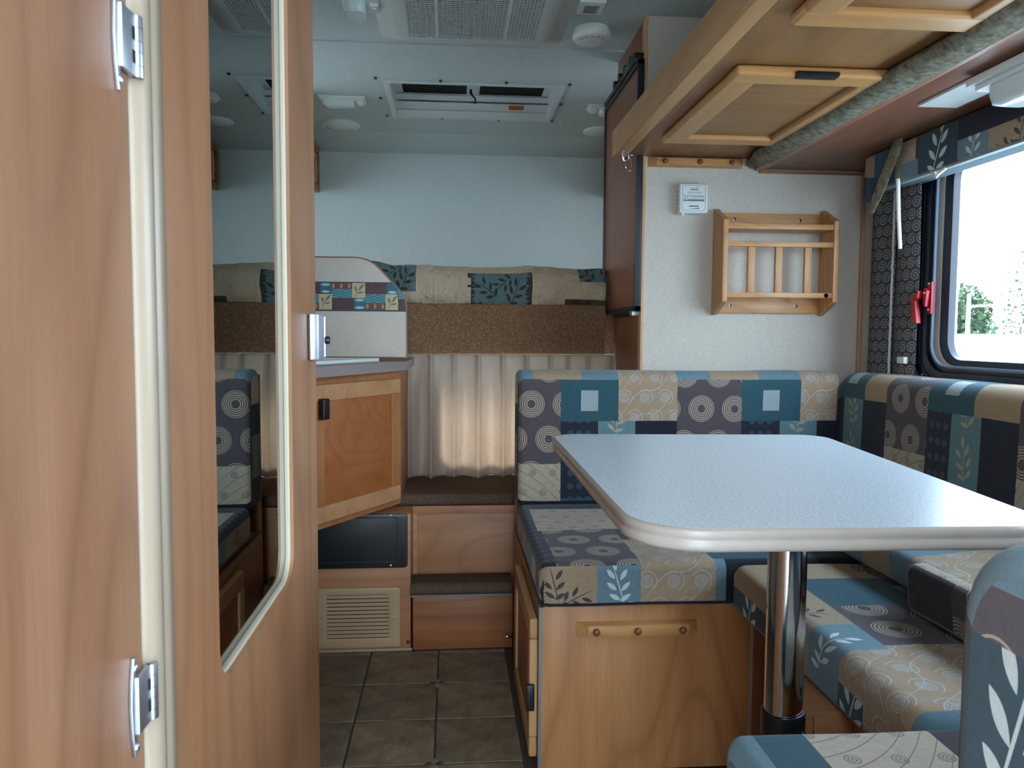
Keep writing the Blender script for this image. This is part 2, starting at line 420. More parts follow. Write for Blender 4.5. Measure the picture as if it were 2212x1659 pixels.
def roundpoly(pts, r, n=5):
    out = []; N = len(pts)
    for i in range(N):
        p = Vector(pts[i]); a = Vector(pts[i-1]); b = Vector(pts[(i+1) % N])
        ri = r[i] if isinstance(r, (list, tuple)) else r
        if ri <= 0: out.append(tuple(p)); continue
        d1 = (a-p).normalized(); d2 = (b-p).normalized(); ang = d1.angle(d2)
        t = min(ri/math.tan(ang/2), (a-p).length*.49, (b-p).length*.49); rr = t*math.tan(ang/2)
        cdir = (d1+d2).normalized(); c = p+cdir*(rr/math.sin(ang/2))
        s = p+d1*t-c; e = p+d2*t-c
        a0 = math.atan2(s.y, s.x); a1 = math.atan2(e.y, e.x); da = (a1-a0+PI) % (2*PI)-PI
        for k in range(n+1): q = a0+da*k/n; out.append((c.x+rr*math.cos(q), c.y+rr*math.sin(q)))
    return out
MN = sorted(FB)
def noise3(x, y, z):
    from mathutils import noise
    return noise.noise(Vector((x, y, z)))
def cushion(name, prof, s0, s1, fr, rects, default, parent=None, re=.03, capcut=None, step=.02, lump=.0015, caps='cream', lumpf=9):
    """prof: list of (a,b) around the section, started where t=0; fr maps (s,a,b)->xyz.
    rects: (s0,s1,t0,t1,material) patches; capcut: list of (axis(0=a,1=b), lo, hi, material) on the end caps"""
    N = len(prof); T = [0]
    for i in range(N): T.append(T[-1]+(Vector(prof[(i+1) % N])-Vector(prof[i])).length)
    tot = T[-1]
    cuts = set([0.0])
    for r in rects:
        for t in (r[2], r[3]):
            if 0 < t < tot: cuts.add(round(t, 5))
    ts = sorted(set([round(t, 5) for t in T[:-1]]) | cuts)
    ts = [t for i, t in enumerate(ts) if i == 0 or t-ts[i-1] > 2e-4 or t in cuts]
    fine = []
    for i, t in enumerate(ts):
        fine.append(t); nx = ts[i+1] if i+1 < len(ts) else tot
        k = int((nx-t)/step)
        for j in range(1, k+1): fine.append(t+(nx-t)*j/(k+1))
    ts = fine
    def at(t):
        t = t % tot
        for i in range(N):
            if T[i] <= t <= T[i+1]:
                k = (t-T[i])/max(1e-9, T[i+1]-T[i]); p = prof[i]; q = prof[(i+1) % N]
                return (p[0]+(q[0]-p[0])*k, p[1]+(q[1]-p[1])*k)
    P = [at(t) for t in ts]
    ca = (min(p[0] for p in prof)+max(p[0] for p in prof))/2; cb = (min(p[1] for p in prof)+max(p[1] for p in prof))/2
    ha = (max(p[0] for p in prof)-min(p[0] for p in prof))/2; hb = (max(p[1] for p in prof)-min(p[1] for p in prof))/2
    sg = 1 if s1 > s0 else -1; L = abs(s1-s0)
    st = set()
    for k in range(6): st.add(round(re*(1-math.cos(PI/2*k/5)), 5)); st.add(round(L-re*(1-math.cos(PI/2*k/5)), 5))
    for r in rects:
        for q in (r[0], r[1]):
            d = (q-s0)*sg
            if 0 < d < L: st.add(round(d, 5))
    st = sorted(st); st = [x for i, x in enumerate(st) if i == 0 or x-st[i-1] > 3e-4]; f2 = []
    for i, x in enumerate(st):
        f2.append(x)
        if i+1 < len(st):
            k = int((st[i+1]-x)/step)
            for j in range(1, k+1): f2.append(x+(st[i+1]-x)*j/(k+1))
    st = f2
    mb = MB(); uv = []
    for d in st:
        e = min(d, L-d); ins = 0 if e >= re else re-math.sqrt(max(0, re*re-(re-e)**2))
        for (a, b) in P:
            aa = ca+(a-ca)*(1-ins/ha); bb = cb+(b-cb)*(1-ins/hb)
            x, y, z = fr(s0+sg*d, aa, bb)
            if lump:
                k = lump*noise3(x*lumpf, y*lumpf, z*lumpf); vv = Vector((aa-ca, bb-cb)); vv = vv.normalized() if vv.length else vv
                x, y, z = fr(s0+sg*d+k*.3, aa+vv.x*k, bb+vv.y*k)
            mb.v.append((x, y, z))
    K = len(P)
    def pick(s, t):
        for r in rects:
            lo, hi = min(r[0], r[1]), max(r[0], r[1])
            if lo <= s <= hi and r[2] <= t <= r[3]: return r[4], (lo+hi)/2, (r[2]+r[3])/2
        return default, 0, 0
    for i in range(len(st)-1):
        for j in range(K):
            j2 = (j+1) % K; t0 = ts[j]; t1 = ts[j+1] if j+1 < K else tot
            a0 = s0+sg*st[i]; a1 = s0+sg*st[i+1]
            m, uc, vc = pick((a0+a1)/2, (t0+t1)/2)
            mb.face((i*K+j, i*K+j2, (i+1)*K+j2, (i+1)*K+j), MN.index(m))
            uv.append([(a0-uc, t0-vc), (a0-uc, t1-vc), (a1-uc, t1-vc), (a1-uc, t0-vc)])
    # caps, cut in strips
    for end in (0, len(st)-1):
        idx = [end*K+j for j in range(K)]
        bm = bmesh.new(); vs = [bm.verts.new((P[j][0], P[j][1], 0)) for j in range(K)]
        bm.faces.new(vs)
        for (axi, lo, hi, m) in (capcut or []):
            for q in (lo, hi):
                g = bm.verts[:]+bm.edges[:]+bm.faces[:]
                bmesh.ops.bisect_plane(bm, geom=g, plane_co=(q, 0, 0) if axi == 0 else (0, q, 0), plane_no=(1, 0, 0) if axi == 0 else (0, 1, 0))
        base = len(mb.v); bm.verts.ensure_lookup_table(); bm.verts.index_update()
        s_ = s0+sg*st[end]
        for vtx in bm.verts:
            a, b = vtx.co.x, vtx.co.y
            mb.v.append(fr(s_, ca+(a-ca)*(1-re/ha*.98), cb+(b-cb)*(1-re/hb*.98)))
        for f in bm.faces:
            c = f.calc_center_median(); mm = caps; o = (ca, cb)
            for (axi, lo, hi, m) in (capcut or []):
                if lo <= c[axi] <= hi: mm = m; o = ((lo+hi)/2, cb) if axi == 0 else (ca, (lo+hi)/2); break
            mb.face([base+v.index for v in f.verts], MN.index(mm)); uv.append([(v.co.x-o[0], v.co.y-o[1]) for v in f.verts])
        bm.free()
    used = sorted(set(mb.m)); mb.m = [used.index(m) for m in mb.m]
    o = mb.build(name, [FB[MN[i]] for i in used], parent, 0, uvs=uv, sharp=50)
    return o

def panel_door(parent, name, corners, axis, face, t, fw, frame_mats, panel_mat, out=1, rec=.006, bev=.006):
    """framed door in the plane axis=face; corners=(p0,p1,q0,q1); frame = four rail parts"""
    p0, p1, q0, q1 = corners
    d = MB()
    def bx(mb, a0, a1, b0, b1, f0, f1):
        f0, f1 = min(f0, f1), max(f0, f1)
        if axis == 'x': mb.box(f0, f1, a0, a1, b0, b1)
        elif axis == 'y': mb.box(a0, a1, f0, f1, b0, b1)
        else: mb.box(a0, a1, b0, b1, f0, f1)
        return mb
    root = bx(MB(), p0+fw*.8, p1-fw*.8, q0+fw*.8, q1-fw*.8, face, face+out*(t-rec)).build(name, panel_mat, parent, .001)
    H, V = frame_mats
    bx(MB(), p0, p1, q0, q0+fw, face, face+out*t).build('rail', H, root, bev, 3)
    bx(MB(), p0, p1, q1-fw, q1, face, face+out*t).build('rail', H, root, bev, 3)
    bx(MB(), p0, p0+fw, q0+fw, q1-fw, face, face+out*t).build('stile', V, root, bev*.8, 3)
    bx(MB(), p1-fw, p1, q0+fw, q1-fw, face, face+out*t).build('stile', V, root, bev*.8, 3)
    return root

def rrect(p0, p1, q0, q1, r, n=6):
    return roundpoly([(p0, q0), (p1, q0), (p1, q1), (p0, q1)], r, n)
def ring(mb, inner, outer, axis, a, b, m=0):
    """extruded plate between two loops with the same number of points"""
    N = len(inner); n0 = len(mb.v)
    for t in (a, b):
        for loop in (outer, inner):
            for (p, q) in loop:
                mb.v.append({'x': (t, p, q), 'y': (p, t, q), 'z': (p, q, t)}[axis])
    O0, I0, O1, I1 = n0, n0+N, n0+2*N, n0+3*N
    for i in range(N):
        j = (i+1) % N
        mb.face((O0+i, O0+j, I0+j, I0+i), m); mb.face((O1+i, I1+i, I1+j, O1+j), m)
        mb.face((O0+i, O1+i, O1+j, O0+j), m); mb.face((I0+i, I0+j, I1+j, I1+i), m)
    return mb
def boxloop(inner, p0, p1, q0, q1, n=6):
    """outer rectangle loop matched to a rounded inner loop from rrect (corner arcs of n+1 points)"""
    out = []; k = n+1; C = [(p0, q0), (p1, q0), (p1, q1), (p0, q1)]
    for i, (p, q) in enumerate(inner):
        c = i//k; j = i % k; cp, cq = C[c]
        if j == n//2: out.append((cp, cq)); continue
        first = j < n//2
        # arc c starts on the edge coming from corner c-1
        if c in (0, 2): out.append((cp, q) if first else (p, cq))
        else: out.append((p, cq) if first else (cp, q))
    return out

# ================================================================== setting
ZC = 2.0
ft = 2.43
fl = struct(MB().box(-.97, 1.33, -.25, 2.60, -.05, -.004).build('floor', GROUT, None, 0))
# floor tiles, pressed joints between
tw = .2105; y0t = 2.164
ni = 0
for i in range(-4, 7):
    for j in range(-8, 2):
        xa = -.040+i*tw; ya = y0t+j*tw
        xb = min(xa+tw, 1.33 if ya < 1.60 else .19); yb = min(ya+tw, 2.40)
        if ya < 1.60 and xb > .19: yb = min(yb, 1.685)
        if xb-xa < .02 or yb-ya < .02 or ya < -.25: continue
        g = .0022
        MB().box(xa+g, xb-g, ya+g, yb-g, -.004, .0+(ni % 3)*.0002).build('tile', TILE if (i+j) % 2 else TILE_B, fl, .0015, 1); ni += 1
for (cx, cy) in ((-.040, y0t), (-.040, y0t-2*tw), (-.040-2*tw, y0t-tw), (-.040, y0t-4*tw)):
    for (dx, dy) in ((0, 1), (1, 0), (0, -1), (-1, 0)):
        h = .0105; ex, ey = cx+dx*.0125, cy+dy*.0125
        MB().prism([(ex-h, ey), (ex, ey-h), (ex+h, ey), (ex, ey+h)], 'z', -.004, .0022).build('inset_tile', GROUT if dx else TILE, fl, .001, 1)

# ceiling with roof hatch hole
hx0, hx1, hy0, hy1 = -.260, .446, 3.132, 3.622
hin = rrect(hx0+.012, hx1-.012, hy0+.012, hy1-.012, .008)
c = MB(); ring(c, hin, boxloop(hin, -1.25, 1.36, -.25, 3.912), 'z', ZC, ZC+.03)
ce = struct(c.build('ceiling', CEIL, None, 0))
MB().box(-1.25, 1.36, 2.728, 2.737, ZC-.004, ZC+.001).build('seam_strip', CEIL, ce, 0)
# nose: sloping cove then the front wall
c = MB(); c.prism([(3.912, ZC), (4.20, ZC-.035), (4.24, ZC-.035), (3.912, ZC+.03)], 'x', -1.25, 1.36)
struct(c.build('trim_1', CEIL, None, .003))
c = MB(); c.prism([(4.20, ZC-.03), (4.25, ZC-.03), (4.38, .9), (4.30, .9)], 'x', -1.25, 1.36)
struct(c.build('wall_front', CEIL, None, 0))
# left wall of the cabover with its side window (out of view, gives the glow on the ceiling)
inn = rrect(2.88, 3.62, 1.34, 1.745, .05)
c = MB(); ring(c, inn, boxloop(inn, 2.46, 4.38, .9, 2.03), 'x', -1.27, -1.24)
struct(c.build('wall_left', CEIL, None, 0))
inn = rrect(3.10, 3.70, 1.40, 1.70, .05)
c = MB(); ring(c, inn, boxloop(inn, 2.46, 4.38, .9, 2.03), 'x', 1.36, 1.39)
struct(c.build('wall_cabover_right', CEIL, None, 0))
struct(MB().box(-1.0, -.97, -.25, 2.86, -.05, 2.03).build('wall_kitchen', WALLP, None, 0))
struct(MB().box(-1.27, -.97, 2.45, 2.47, .9, 2.03).build('wall_step', WALLP, None, 0))
# right wall with the dinette window hole
WY0, WY1, WZ0, WZ1 = .50, 2.02, .925, 1.492
inn = rrect(WY0, WY1, WZ0, WZ1, .07)
c = MB(); ring(c, inn, boxloop(inn, -.25, 2.45, -.05, 2.03), 'x', 1.335, 1.365)
wr = struct(c.build('wall_right', WALLP, None, 0))
# partition carrying the rack (far end of the dinette)
PX = .607
wp = struct(MB().box(PX, 1.335, 2.43, 2.455, 0, ZC).build('wall_partition', WALLP, None, 0))
struct(MB().box(PX-.006, PX+.004, 2.422, 2.458, 0, ZC).build('trim_2', W_FRZ, None, .002))
struct(MB().box(1.323, 1.334, 2.418, 2.43, .5, ZC).build('trim_3', wood('trim_pinkish', (190, 150, 128), 'z', .5, .2), None, .002))
struct(MB().box(.98, 1.330, 2.420, 2.43, 1.522, 1.530).build('trim_4', W_OVERX, None, .001))
# entry wall behind the camera: door opening
c = MB(); c.box(-1.0, -.16, -.27, -.25, -.05, 2.03); c.box(.42, 1.365, -.27, -.25, -.05, 2.03); c.box(-.16, .42, -.27, -.25, 1.80, 2.03)
struct(c.build('wall_back', WALLP, None, 0))
# truck cab side below the bunk: wall with a pass-through window behind the curtain
inn = rrect(-.06, .56, .515, .875, .05)
c = MB(); ring(c, inn, boxloop(inn, -1.0, 1.33, -.05, .93), 'y', 3.02, 3.05)
struct(c.build('wall_cab', WHITE2, None, 0))
inn2 = rrect(-.045, .545, .53, .86, .05)
c = MB(); ring(c, inn2, rrect(-.085, .585, .49, .90, .06), 'y', 3.0, 3.022)
w2 = struct(c.build('window_2', BLUEBLK, None, .002))
MB().box(-.055, .555, 3.03, 3.034, .52, .87).build('pane', GLASS, w2, 0)

# bathroom partition, jamb and door (hinged panel with the long mirror)
XD = -.185
struct(MB().box(XD-.03, XD, -.25, .467, -.0, ZC).build('wall_bathroom', W_PANEL, None, .002))
j = MB().prism([(XD-.03, .4695), (XD-.002, .4695), (XD+.004, .474), (XD+.006, .482), (XD+.004, .491), (XD-.001, .497), (XD+.002, .503), (XD+.002, .514), (XD-.004, .518), (XD-.03, .518)], 'z', 0, ZC)
struct(j.build('trim_5', TAN, None, 0, smooth=True, sharp=60))
d1 = thing('door_1', 'wood-grain bathroom door with a long recessed mirror', 'door', (XD, .492, 0)); struct(d1)
DY0, DY1, DZ0, DZ1 = .520, 1.069, .02, 1.93
MY0, MY1, MZ0, MZ1 = .618, .908, .7155, 1.75
inn = rrect(MY0, MY1, MZ0, MZ1, .032)
c = MB(); ring(c, inn, boxloop(inn, DY0, DY1, DZ0, DZ1), 'x', XD-.028, XD); c.build('door_panel', W_DOORP, d1, 0)
inb = rrect(MY0+.0035, MY1-.0035, MZ0+.0035, MZ1-.0035, .029)
c = MB(); ring(c, inb, rrect(MY0-.0002, MY1+.0002, MZ0-.0002, MZ1+.0002, .032), 'x', XD-.009, XD-.0035)
c.build('mirror_rim', plain('pale_rim', (196, 184, 160), .4), d1, .0008)
c = MB().prism(rrect(MY0-.004, MY1+.004, MZ0-.004, MZ1+.004, .034), 'x', XD-.013, XD-.009); tag(c.build('mirror', MIRROR, d1, 0), 'long frameless mirror glass')
hd = MB().prism(roundpoly([(XD, 1.006), (XD+.013, 1.012), (XD+.016, 1.034), (XD+.013, 1.058), (XD, 1.064)], .004), 'z', .967, 1.026).build('handle', SILVER, d1, .0015)
MB().box(XD+.004, XD+.0145, 1.061, 1.0655, .969, 1.024).build('latch_plate', STEEL, hd, .0012)
MB().cyl((XD+.014, 1.060, .992), .0052, .006, 'x', 16).build('latch_button', BLACK, hd, .001)
def hinge(z0, z1, n):
    h = thing('hinge', None, None, (0, 0, 0)); h.parent = d1; h.location = (0, .45-.492, z0)
    H = z1-z0
    pl = [(0.4490, z0), (0.4510, z0), (0.4517, z1), (0.4490, z1), (0.4460, z0+.75*H), (0.4450, z0+.5*H), (0.4460, z0+.25*H)]
    MB().prism(pl, 'x', XD, XD+.0022).build('leaf', STEEL, h, .0004)
    za, zb = z0+.22*H, z1-.2*H; hh = zb-za
    MB().cyl((XD+.0034, 0.4710, za), .0034, hh, 'z', 16).build('knuckle', STEEL, h, .0003)
    MB().box(XD+.0005, XD+.0040, 0.4500, 0.4705, za, zb).build('wrap_leaf', STEEL, h, .0006)
    for q0 in (.20, .58):
        MB().box(XD+.0030, XD+.0043, 0.4635, 0.4667, za+q0*hh, za+(q0+.20)*hh).build('slot', VOID, h, 0)
    for q0 in (.18, .40, .58, .80):
        MB().cyl((XD+.0034, 0.4710, za+q0*hh), .00345, .0003, 'z', 16).build('knuckle_joint', VOID, h, 0)
    for zz in (z0+.1*H, z1-.1*H):
        MB().lathe((XD+.0020, 0.4500, zz), [(.0026, 0), (.0022, .0012), (.001, .0018)], 'x', 12).build('screw', STEEL, h, 0)
hinge(1.134, 1.194, 0); hinge(.753, .812, 1)

# ================================================================== front part
# bunk platform with carpeted face
BY = 2.85
bp = MB().prism([(-1.24, BY), (.576, BY), (.576, 2.96), (1.35, 2.96), (1.35, 4.28), (-1.24, 4.28)], 'z', .93, 1.115).build('bunk_platform', CARPET, None, .006)
tag(bp, 'brown carpeted bunk platform edge above the pleated curtain', 'bunk')
ma = MB().box(-1.2, .57, BY+.06, 4.20, 1.117, 1.235).build('mattress', FB['cream'], None, .02, 3, uvs=None)
tag(ma, 'flat mattress under the patchwork quilt on the bunk', 'mattress')
# quilt: rumpled loaf over the mattress edge
def quilt():
    mb = MB(); uv = []
    xs = [-1.18+i*.0125 for i in range(int(1.755/.0125)+1)]
    prof = []
    # front bottom -> up -> top -> back
    for k in range(17): prof.append((0, k/16))
    for k in range(1, 40): prof.append((k/39*1.27, 1))
    Z0, Z1 = 1.118, 1.258
    rects = []   # x0,x1,t0,t1,mat (t from bottom, metres)
    X = lambda px: (px-975)*BY/1660
    rects += [(X(790), X(898), .045, .15, 'qteal'), (X(1012), X(1146), .0, .118, 'qteal'), (X(1250), X(1330), .09, .15, 'qteal'),
              (X(1222), X(1305), -.02, .028, 'qdark'), (X(878), X(980), .0, .030, 'qcream'), (X(1146), X(1180), .095, .122, 'qcream'),
              (-.62, -.45, .0, .118, 'qteal'), (-.9, -.8, .03, .12, 'qdark'), (.75, .98, .0, .118, 'qteal'), (.62, .74, .09, .15, 'qteal')]
    rows = len(prof); T = [0]
    for i in range(1, rows): T.append(T[-1]+((Z1-Z0)/16 if i < 17 else 1.27/39))
    for x in xs:
        sag = .012*noise3(x*2.3, .3, 1)+.010*noise3(x*6, .8, 4)
        for k, (a, b) in enumerate(prof):
            if k < 17:
                r = b; bulge = math.sin(PI*min(1, r*1.05))*.035
                y = BY+.026-bulge-.012+.014*noise3(x*9+r*2, r*2.2, 2)+.009*noise3(x*20-r*3, r*4, 7)+.004*noise3(x*40, r*9, 3)
                z = Z0-.006+(Z1-Z0)*r+sag*(1-r)*1.1+ (.010*noise3(x*5, 5, 1)+.006*noise3(x*16, 5, 3))*r
                if r > .8: y += (r-.8)*.10
                if x < -.18 and r > .2: z += .028*min(1, (-.18-x)/.16)*r
            else:
                y = BY+.035+a; f = min(1, a/.15)
                z = Z1-.008+.012*noise3(x*5, 5, 1)+.004*noise3(x*34, 5, 8)+.006*noise3(x*16, 5, 3)*(1-f)+.006*f+.012*noise3(x*3, y*3, 6)*f-.03*f*f*0
                if x < -.18: z += .028*min(1, (-.18-x)/.16)
            mb.v.append((x, y, z))
    N = rows
    for i in range(len(xs)-1):
        for k in range(N-1):
            xc = (xs[i]+xs[i+1])/2; t = (T[k]+T[k+1])/2; m = 'qplain'; o = (0, 0)
            wx = xc+.006*noise3(t*30, xc*4, 1)
            for r in rects:
                if r[0] <= wx <= r[1] and r[2] <= t <= r[3]: m = r[4]; o = ((r[0]+r[1])/2, (r[2]+r[3])/2); break
            if m == 'qplain' and k < 17 and math.floor(xc/.19) % 2: m = 'qcream'; o = (math.floor(xc/.19)*.19+.1, .07)
            if m == 'qplain' and k >= 17 and (math.floor(xc/.2)+math.floor(t/.2)) % 3 == 0: m = 'qteal'; o = (math.floor(xc/.2)*.2+.1, math.floor(t/.2)*.2+.1)
            mb.face((i*N+k, (i+1)*N+k, (i+1)*N+k+1, i*N+k+1), MN.index(m))
            uv.append([(xs[i]-o[0], T[k]-o[1]), (xs[i+1]-o[0], T[k]-o[1]), (xs[i+1]-o[0], T[k+1]-o[1]), (xs[i]-o[0], T[k+1]-o[1])])
    used = sorted(set(mb.m)); mb.m = [used.index(m) for m in mb.m]
    o = mb.build('quilt', [FB[MN[i]] for i in used], None, 0, uvs=uv, sharp=80)
    so = o.modifiers.new('thick', 'SOLIDIFY'); so.thickness = .006; so.offset = 0
    return o
tag(quilt(), 'patchwork quilt in cream and teal leaf squares spread over the bunk', 'quilt')

# pleated curtain under the bunk
def curtain(name, x0, x1, y, z0, z1, n, amp, seed, top=.05, mat=None, uvk=1.0):
    mb = MB(); uv = []; NX = int((x1-x0)/.0042); NZ = 44; random.seed(seed)
    ph = []; x = x0
    gaps = [random.uniform(.8, 1.2) for _ in range(n)]; tot = sum(gaps); acc = 0; edges = [x0]
    for g in gaps: acc += g; edges.append(x0+(x1-x0)*acc/tot)
    amps = [random.uniform(.7, 1.25) for _ in range(n+1)]; sk = [random.uniform(-.012, .012) for _ in range(n+1)]
    for i in range(NX+1):
        xx = x0+(x1-x0)*i/NX
        for k in range(NZ+1):
            r = k/NZ; z = z1-(z1-z0)*r
            xq = xx
            j = max(q for q in range(n) if edges[q] <= xq+1e-9); f = (xq-edges[j])/(edges[j+1]-edges[j])
            am = amp*(amps[j]*(1-f)+amps[j+1]*f)
            open_ = min(1, max(0, (r-.02)/.25))
            pinch = math.exp(-((f if f < .5 else 1-f)/.075)**2)
            soft = math.cos(2*PI*f)*.5+.5
            dy = -am*((1-open_)*pinch*.75 + open_*(.45*pinch+.75*soft))
            dy += .004*noise3(xx*18, r*3, seed)*open_+.003*noise3(xx*50, r*7, seed)
            low = max(0, (r-.82)/.18); dy += low*.010*noise3(xx*14, 3, seed)
            zz = z + (low*.012*noise3(xx*9, 1, seed+3) if low else 0)
            mb.v.append((xx+sk[j]*r*(1-abs(2*f-1)), y+dy, zz))
    for i in range(NX):
        for k in range(NZ):
            a = i*(NZ+1)+k; mb.face((a, a+NZ+1, a+NZ+2, a+1))
            uv.append([(i*.005*uvk, k*.01), ((i+1)*.005*uvk, k*.01), ((i+1)*.005*uvk, (k+1)*.01), (i*.005*uvk, (k+1)*.01)])
    o = mb.build(name, mat or CURT, None, 0, uvs=uv, sharp=180)
    return o
cu = curtain('pleated_curtain', -.158, .60, BY-.012, .479, .929, 9, .040, 5)
so = cu.modifiers.new('thick', 'SOLIDIFY'); so.thickness = .0012
tag(cu, 'beige pleated curtain hanging under the brown carpeted bunk', 'curtain')

# steps up to the bunk
s2 = thing('upper_step', 'upper carpeted step with recessed wood panel riser below the curtain', 'step', (.2, 2.7, 0))
rf = MB().box(-.128, .60, 2.5200, 2.86, 0, .438).build('step_box', W_X, s2, .002)
c = MB(); fy0, fy1 = 2.5110, 2.5200
c.box(-.128, .34, fy0, fy1, .412, .438); c.box(-.128, -.112, fy0, fy1, .02, .412); c.box(.32, .34, fy0, fy1, .02, .412)
c.build('riser_frame', W_X, s2, .0015)
c = MB().prism(roundpoly([(2.5070, .439), (2.86, .439), (2.86, .478), (2.5070, .478)], .014, 4), 'x', -.172, .60); c.build('carpet_tread', CARPET2, s2, 0)
s1 = thing('lower_step', 'lower carpeted step with a plain drawer front and chrome pull', 'step', (.1, 2.4500, 0))
MB().box(-.122, .195, 2.4020, 2.5190, 0, .172).build('drawer_front', W_DARKX, s1, .002)
MB().box(-.128, .195, 2.3960, 2.5110, .172, .178).build('edge_strip', STRIP, s1, .001)
MB().prism(roundpoly([(2.3940, .178), (2.5110, .178), (2.5110, .214), (2.3940, .214)], .014, 4), 'x', -.130, .195).build('carpet_tread', CARPET2, s1, 0)
MB().tube([(.168, 2.4020, .049), (.168, 2.3820, .049), (.172, 2.3740, .048), (.180, 2.3720, .047), (.188, 2.3740, .046), (.192, 2.3820, .045), (.192, 2.4020, .044)], .0032, 10).build('drawer_pull', CHROME, s1, 0)
# lower front panel under the corner cabinet
fp = MB().box(-.97, -.129, 2.4020, 2.86, .0, .438).build('wall_kitchen_toe', W_X, None, .002); struct(fp); fp.name = 'trim_6'
MB().box(-.97, -.125, 2.3970, 2.4020, .0, .008).build('floor_strip', TAN, fp, .001)
MB().lathe((-.136, 2.4010, .027), [(.006, 0), (.0055, -.003), (.002, -.005)], 'y', 14).build('bumper', plain('dark_bumper', (52, 30, 24), .4), fp, 0)
ap = thing('access_panel', 'black plastic access panel beside the upper step riser', 'panel', (-.3, 2.4000, .27))
MB().prism(rrect(-.452, -.137, .269, .441, .012), 'y', 2.3935, 2.4015).build('face_plate', BLACK, ap, .002)
inn = rrect(-.424, -.169, .290, .428, .004); c = MB(); ring(c, inn, rrect(-.428, -.165, .286, .432, .006), 'y', 2.3905, 2.3940); c.build('inner_rib', BLACK, ap, .0008)
inn = rrect(-.424, -.158, .285, .433, .004)
MB().box(-.155, -.152, 2.3915, 2.3940, .283, .434).build('rib', BLACK, ap, .0005)
for (x, z) in ((-.443, .279), (-.19, .277), (-.19, .436), (-.443, .434)):
    MB().lathe((x, 2.3935, z), [(.0035, 0), (.003, -.0015), (.001, -.002)], 'y', 10).build('screw', STEEL, ap, 0)
fv = thing('floor_vent', 'tan louvred vent grille set low in the wood panel', 'vent', (-.29, 2.4000, .02))
inn = rrect(-.389, -.196, .045, .184, .003); c = MB(); ring(c, inn, rrect(-.424, -.161, .015, .206, .008), 'y', 2.3940, 2.4015); c.build('vent_frame', TAN2, fv, .002)
MB().box(-.391, -.194, 2.4005, 2.4018, .044, .186).build('backing', VOID, fv, 0)
for k in range(11):
    z = .0475+k*.01255
    MB().prism([(2.4003, z+.0075), (2.3945, z+.000), (2.3938, z+.0016), (2.3990, z+.0088)], 'x', -.3895, -.1955).build('slat', TAN2, fv, 0)
for x in (-.405, -.181): MB().lathe((x, 2.3940, .113), [(.0035, 0), (.003, -.0015), (.001, -.002)], 'y', 10).build('screw', STEEL, fv, 0)

# angled corner cabinet with framed door
A = Vector((-.162, 2.422)); Bq = Vector((-.595, 1.722))
cc_ = thing('corner_cabinet', 'angled corner cabinet below the counter with a worn framed door', 'cabinet', (-.3, 2.3, .467))
zb, zt = .467, .887
c = MB().prism([(A.x, A.y), (A.x+.004, 2.85), (-.965, 2.85), (-.965, Bq.y), (Bq.x, Bq.y)][::-1], 'z', zb, zt); c.build('cabinet_body', W_CABX, cc_, .0015)
dirv = (Bq-A).normalized(); nrm = Vector((-dirv.y, dirv.x)); 
if nrm.y > 0: nrm = -nrm
def onface(d, o, z): p = A+dirv*d+nrm*o; return (p.x, p.y, z)
def slab(d0, d1_, o0, o1, z0, z1):
    m = MB(); m.v = [onface(d, o, z) for z in (z0, z1) for o in (o0, o1) for d in (d0, d1_)]
    for q in ((0, 2, 3, 1), (4, 5, 7, 6), (0, 1, 5, 4), (2, 6, 7, 3), (0, 4, 6, 2), (1, 3, 7, 5)): m.face(q)
    return m
dz0, dz1 = .487, .865; e0, e1, fw = .018, .415, .046
dr = slab(e0+fw*.85, e1-fw*.85, .001, .010, dz0+fw*.85, dz1-fw*.85).build('door', W_CABP, cc_, .001)
WORN = wood('worn_frame_x', (188, 138, 94), 'x', .55, .26)
slab(e0, e1, .001, .017, dz0, dz0+fw).build('rail', WORN, dr, .004, 3); slab(e0, e1, .001, .017, dz1-fw, dz1).build('rail', WORN, dr, .004, 3)
slab(e0, e0+fw, .001, .0165, dz0+fw, dz1-fw).build('stile', W_CABZ, dr, .003, 3); slab(e1-fw, e1, .001, .0165, dz0+fw, dz1-fw).build('stile', W_CABZ, dr, .003, 3)
hp = slab(e1-.045, e1-.020, .017, .037, .772, .828).build('door_pull', BLACK, dr, .004, 3)
# countertop
ct = thing('countertop', 'grey laminate kitchen countertop with clipped corner and white sink', 'countertop', (-.4, 2.3, .89))
poly = [(-.136, 2.848), (-.136, 2.48), (-.142, 2.400), (-.50, 1.60), (-.965, 1.60), (-.965, 2.85)][::-1]
MB().prism(poly, 'z', .889, .918).build('worktop', COUNTER, ct, .003, 3)
sk = thing('sink', 'white corner sink rim set in the grey countertop', 'sink', (-.5, 2.2, .918))
sp_ = [(-.218, 2.385), (-.56, 1.68), (-.93, 1.80), (-.93, 2.40), (-.60, 2.43), (-.24, 2.425)][::-1]
so_ = roundpoly(sp_, .03, 5); cx_ = sum(p[0] for p in so_)/len(so_); cy_ = sum(p[1] for p in so_)/len(so_)
si_ = [(cx_+(p[0]-cx_)*.84, cy_+(p[1]-cy_)*.84) for p in so_]
c = MB(); ring(c, si_, so_, 'z', .918, .928); c.build('sink_rim', WHITE, sk, .003, 3)
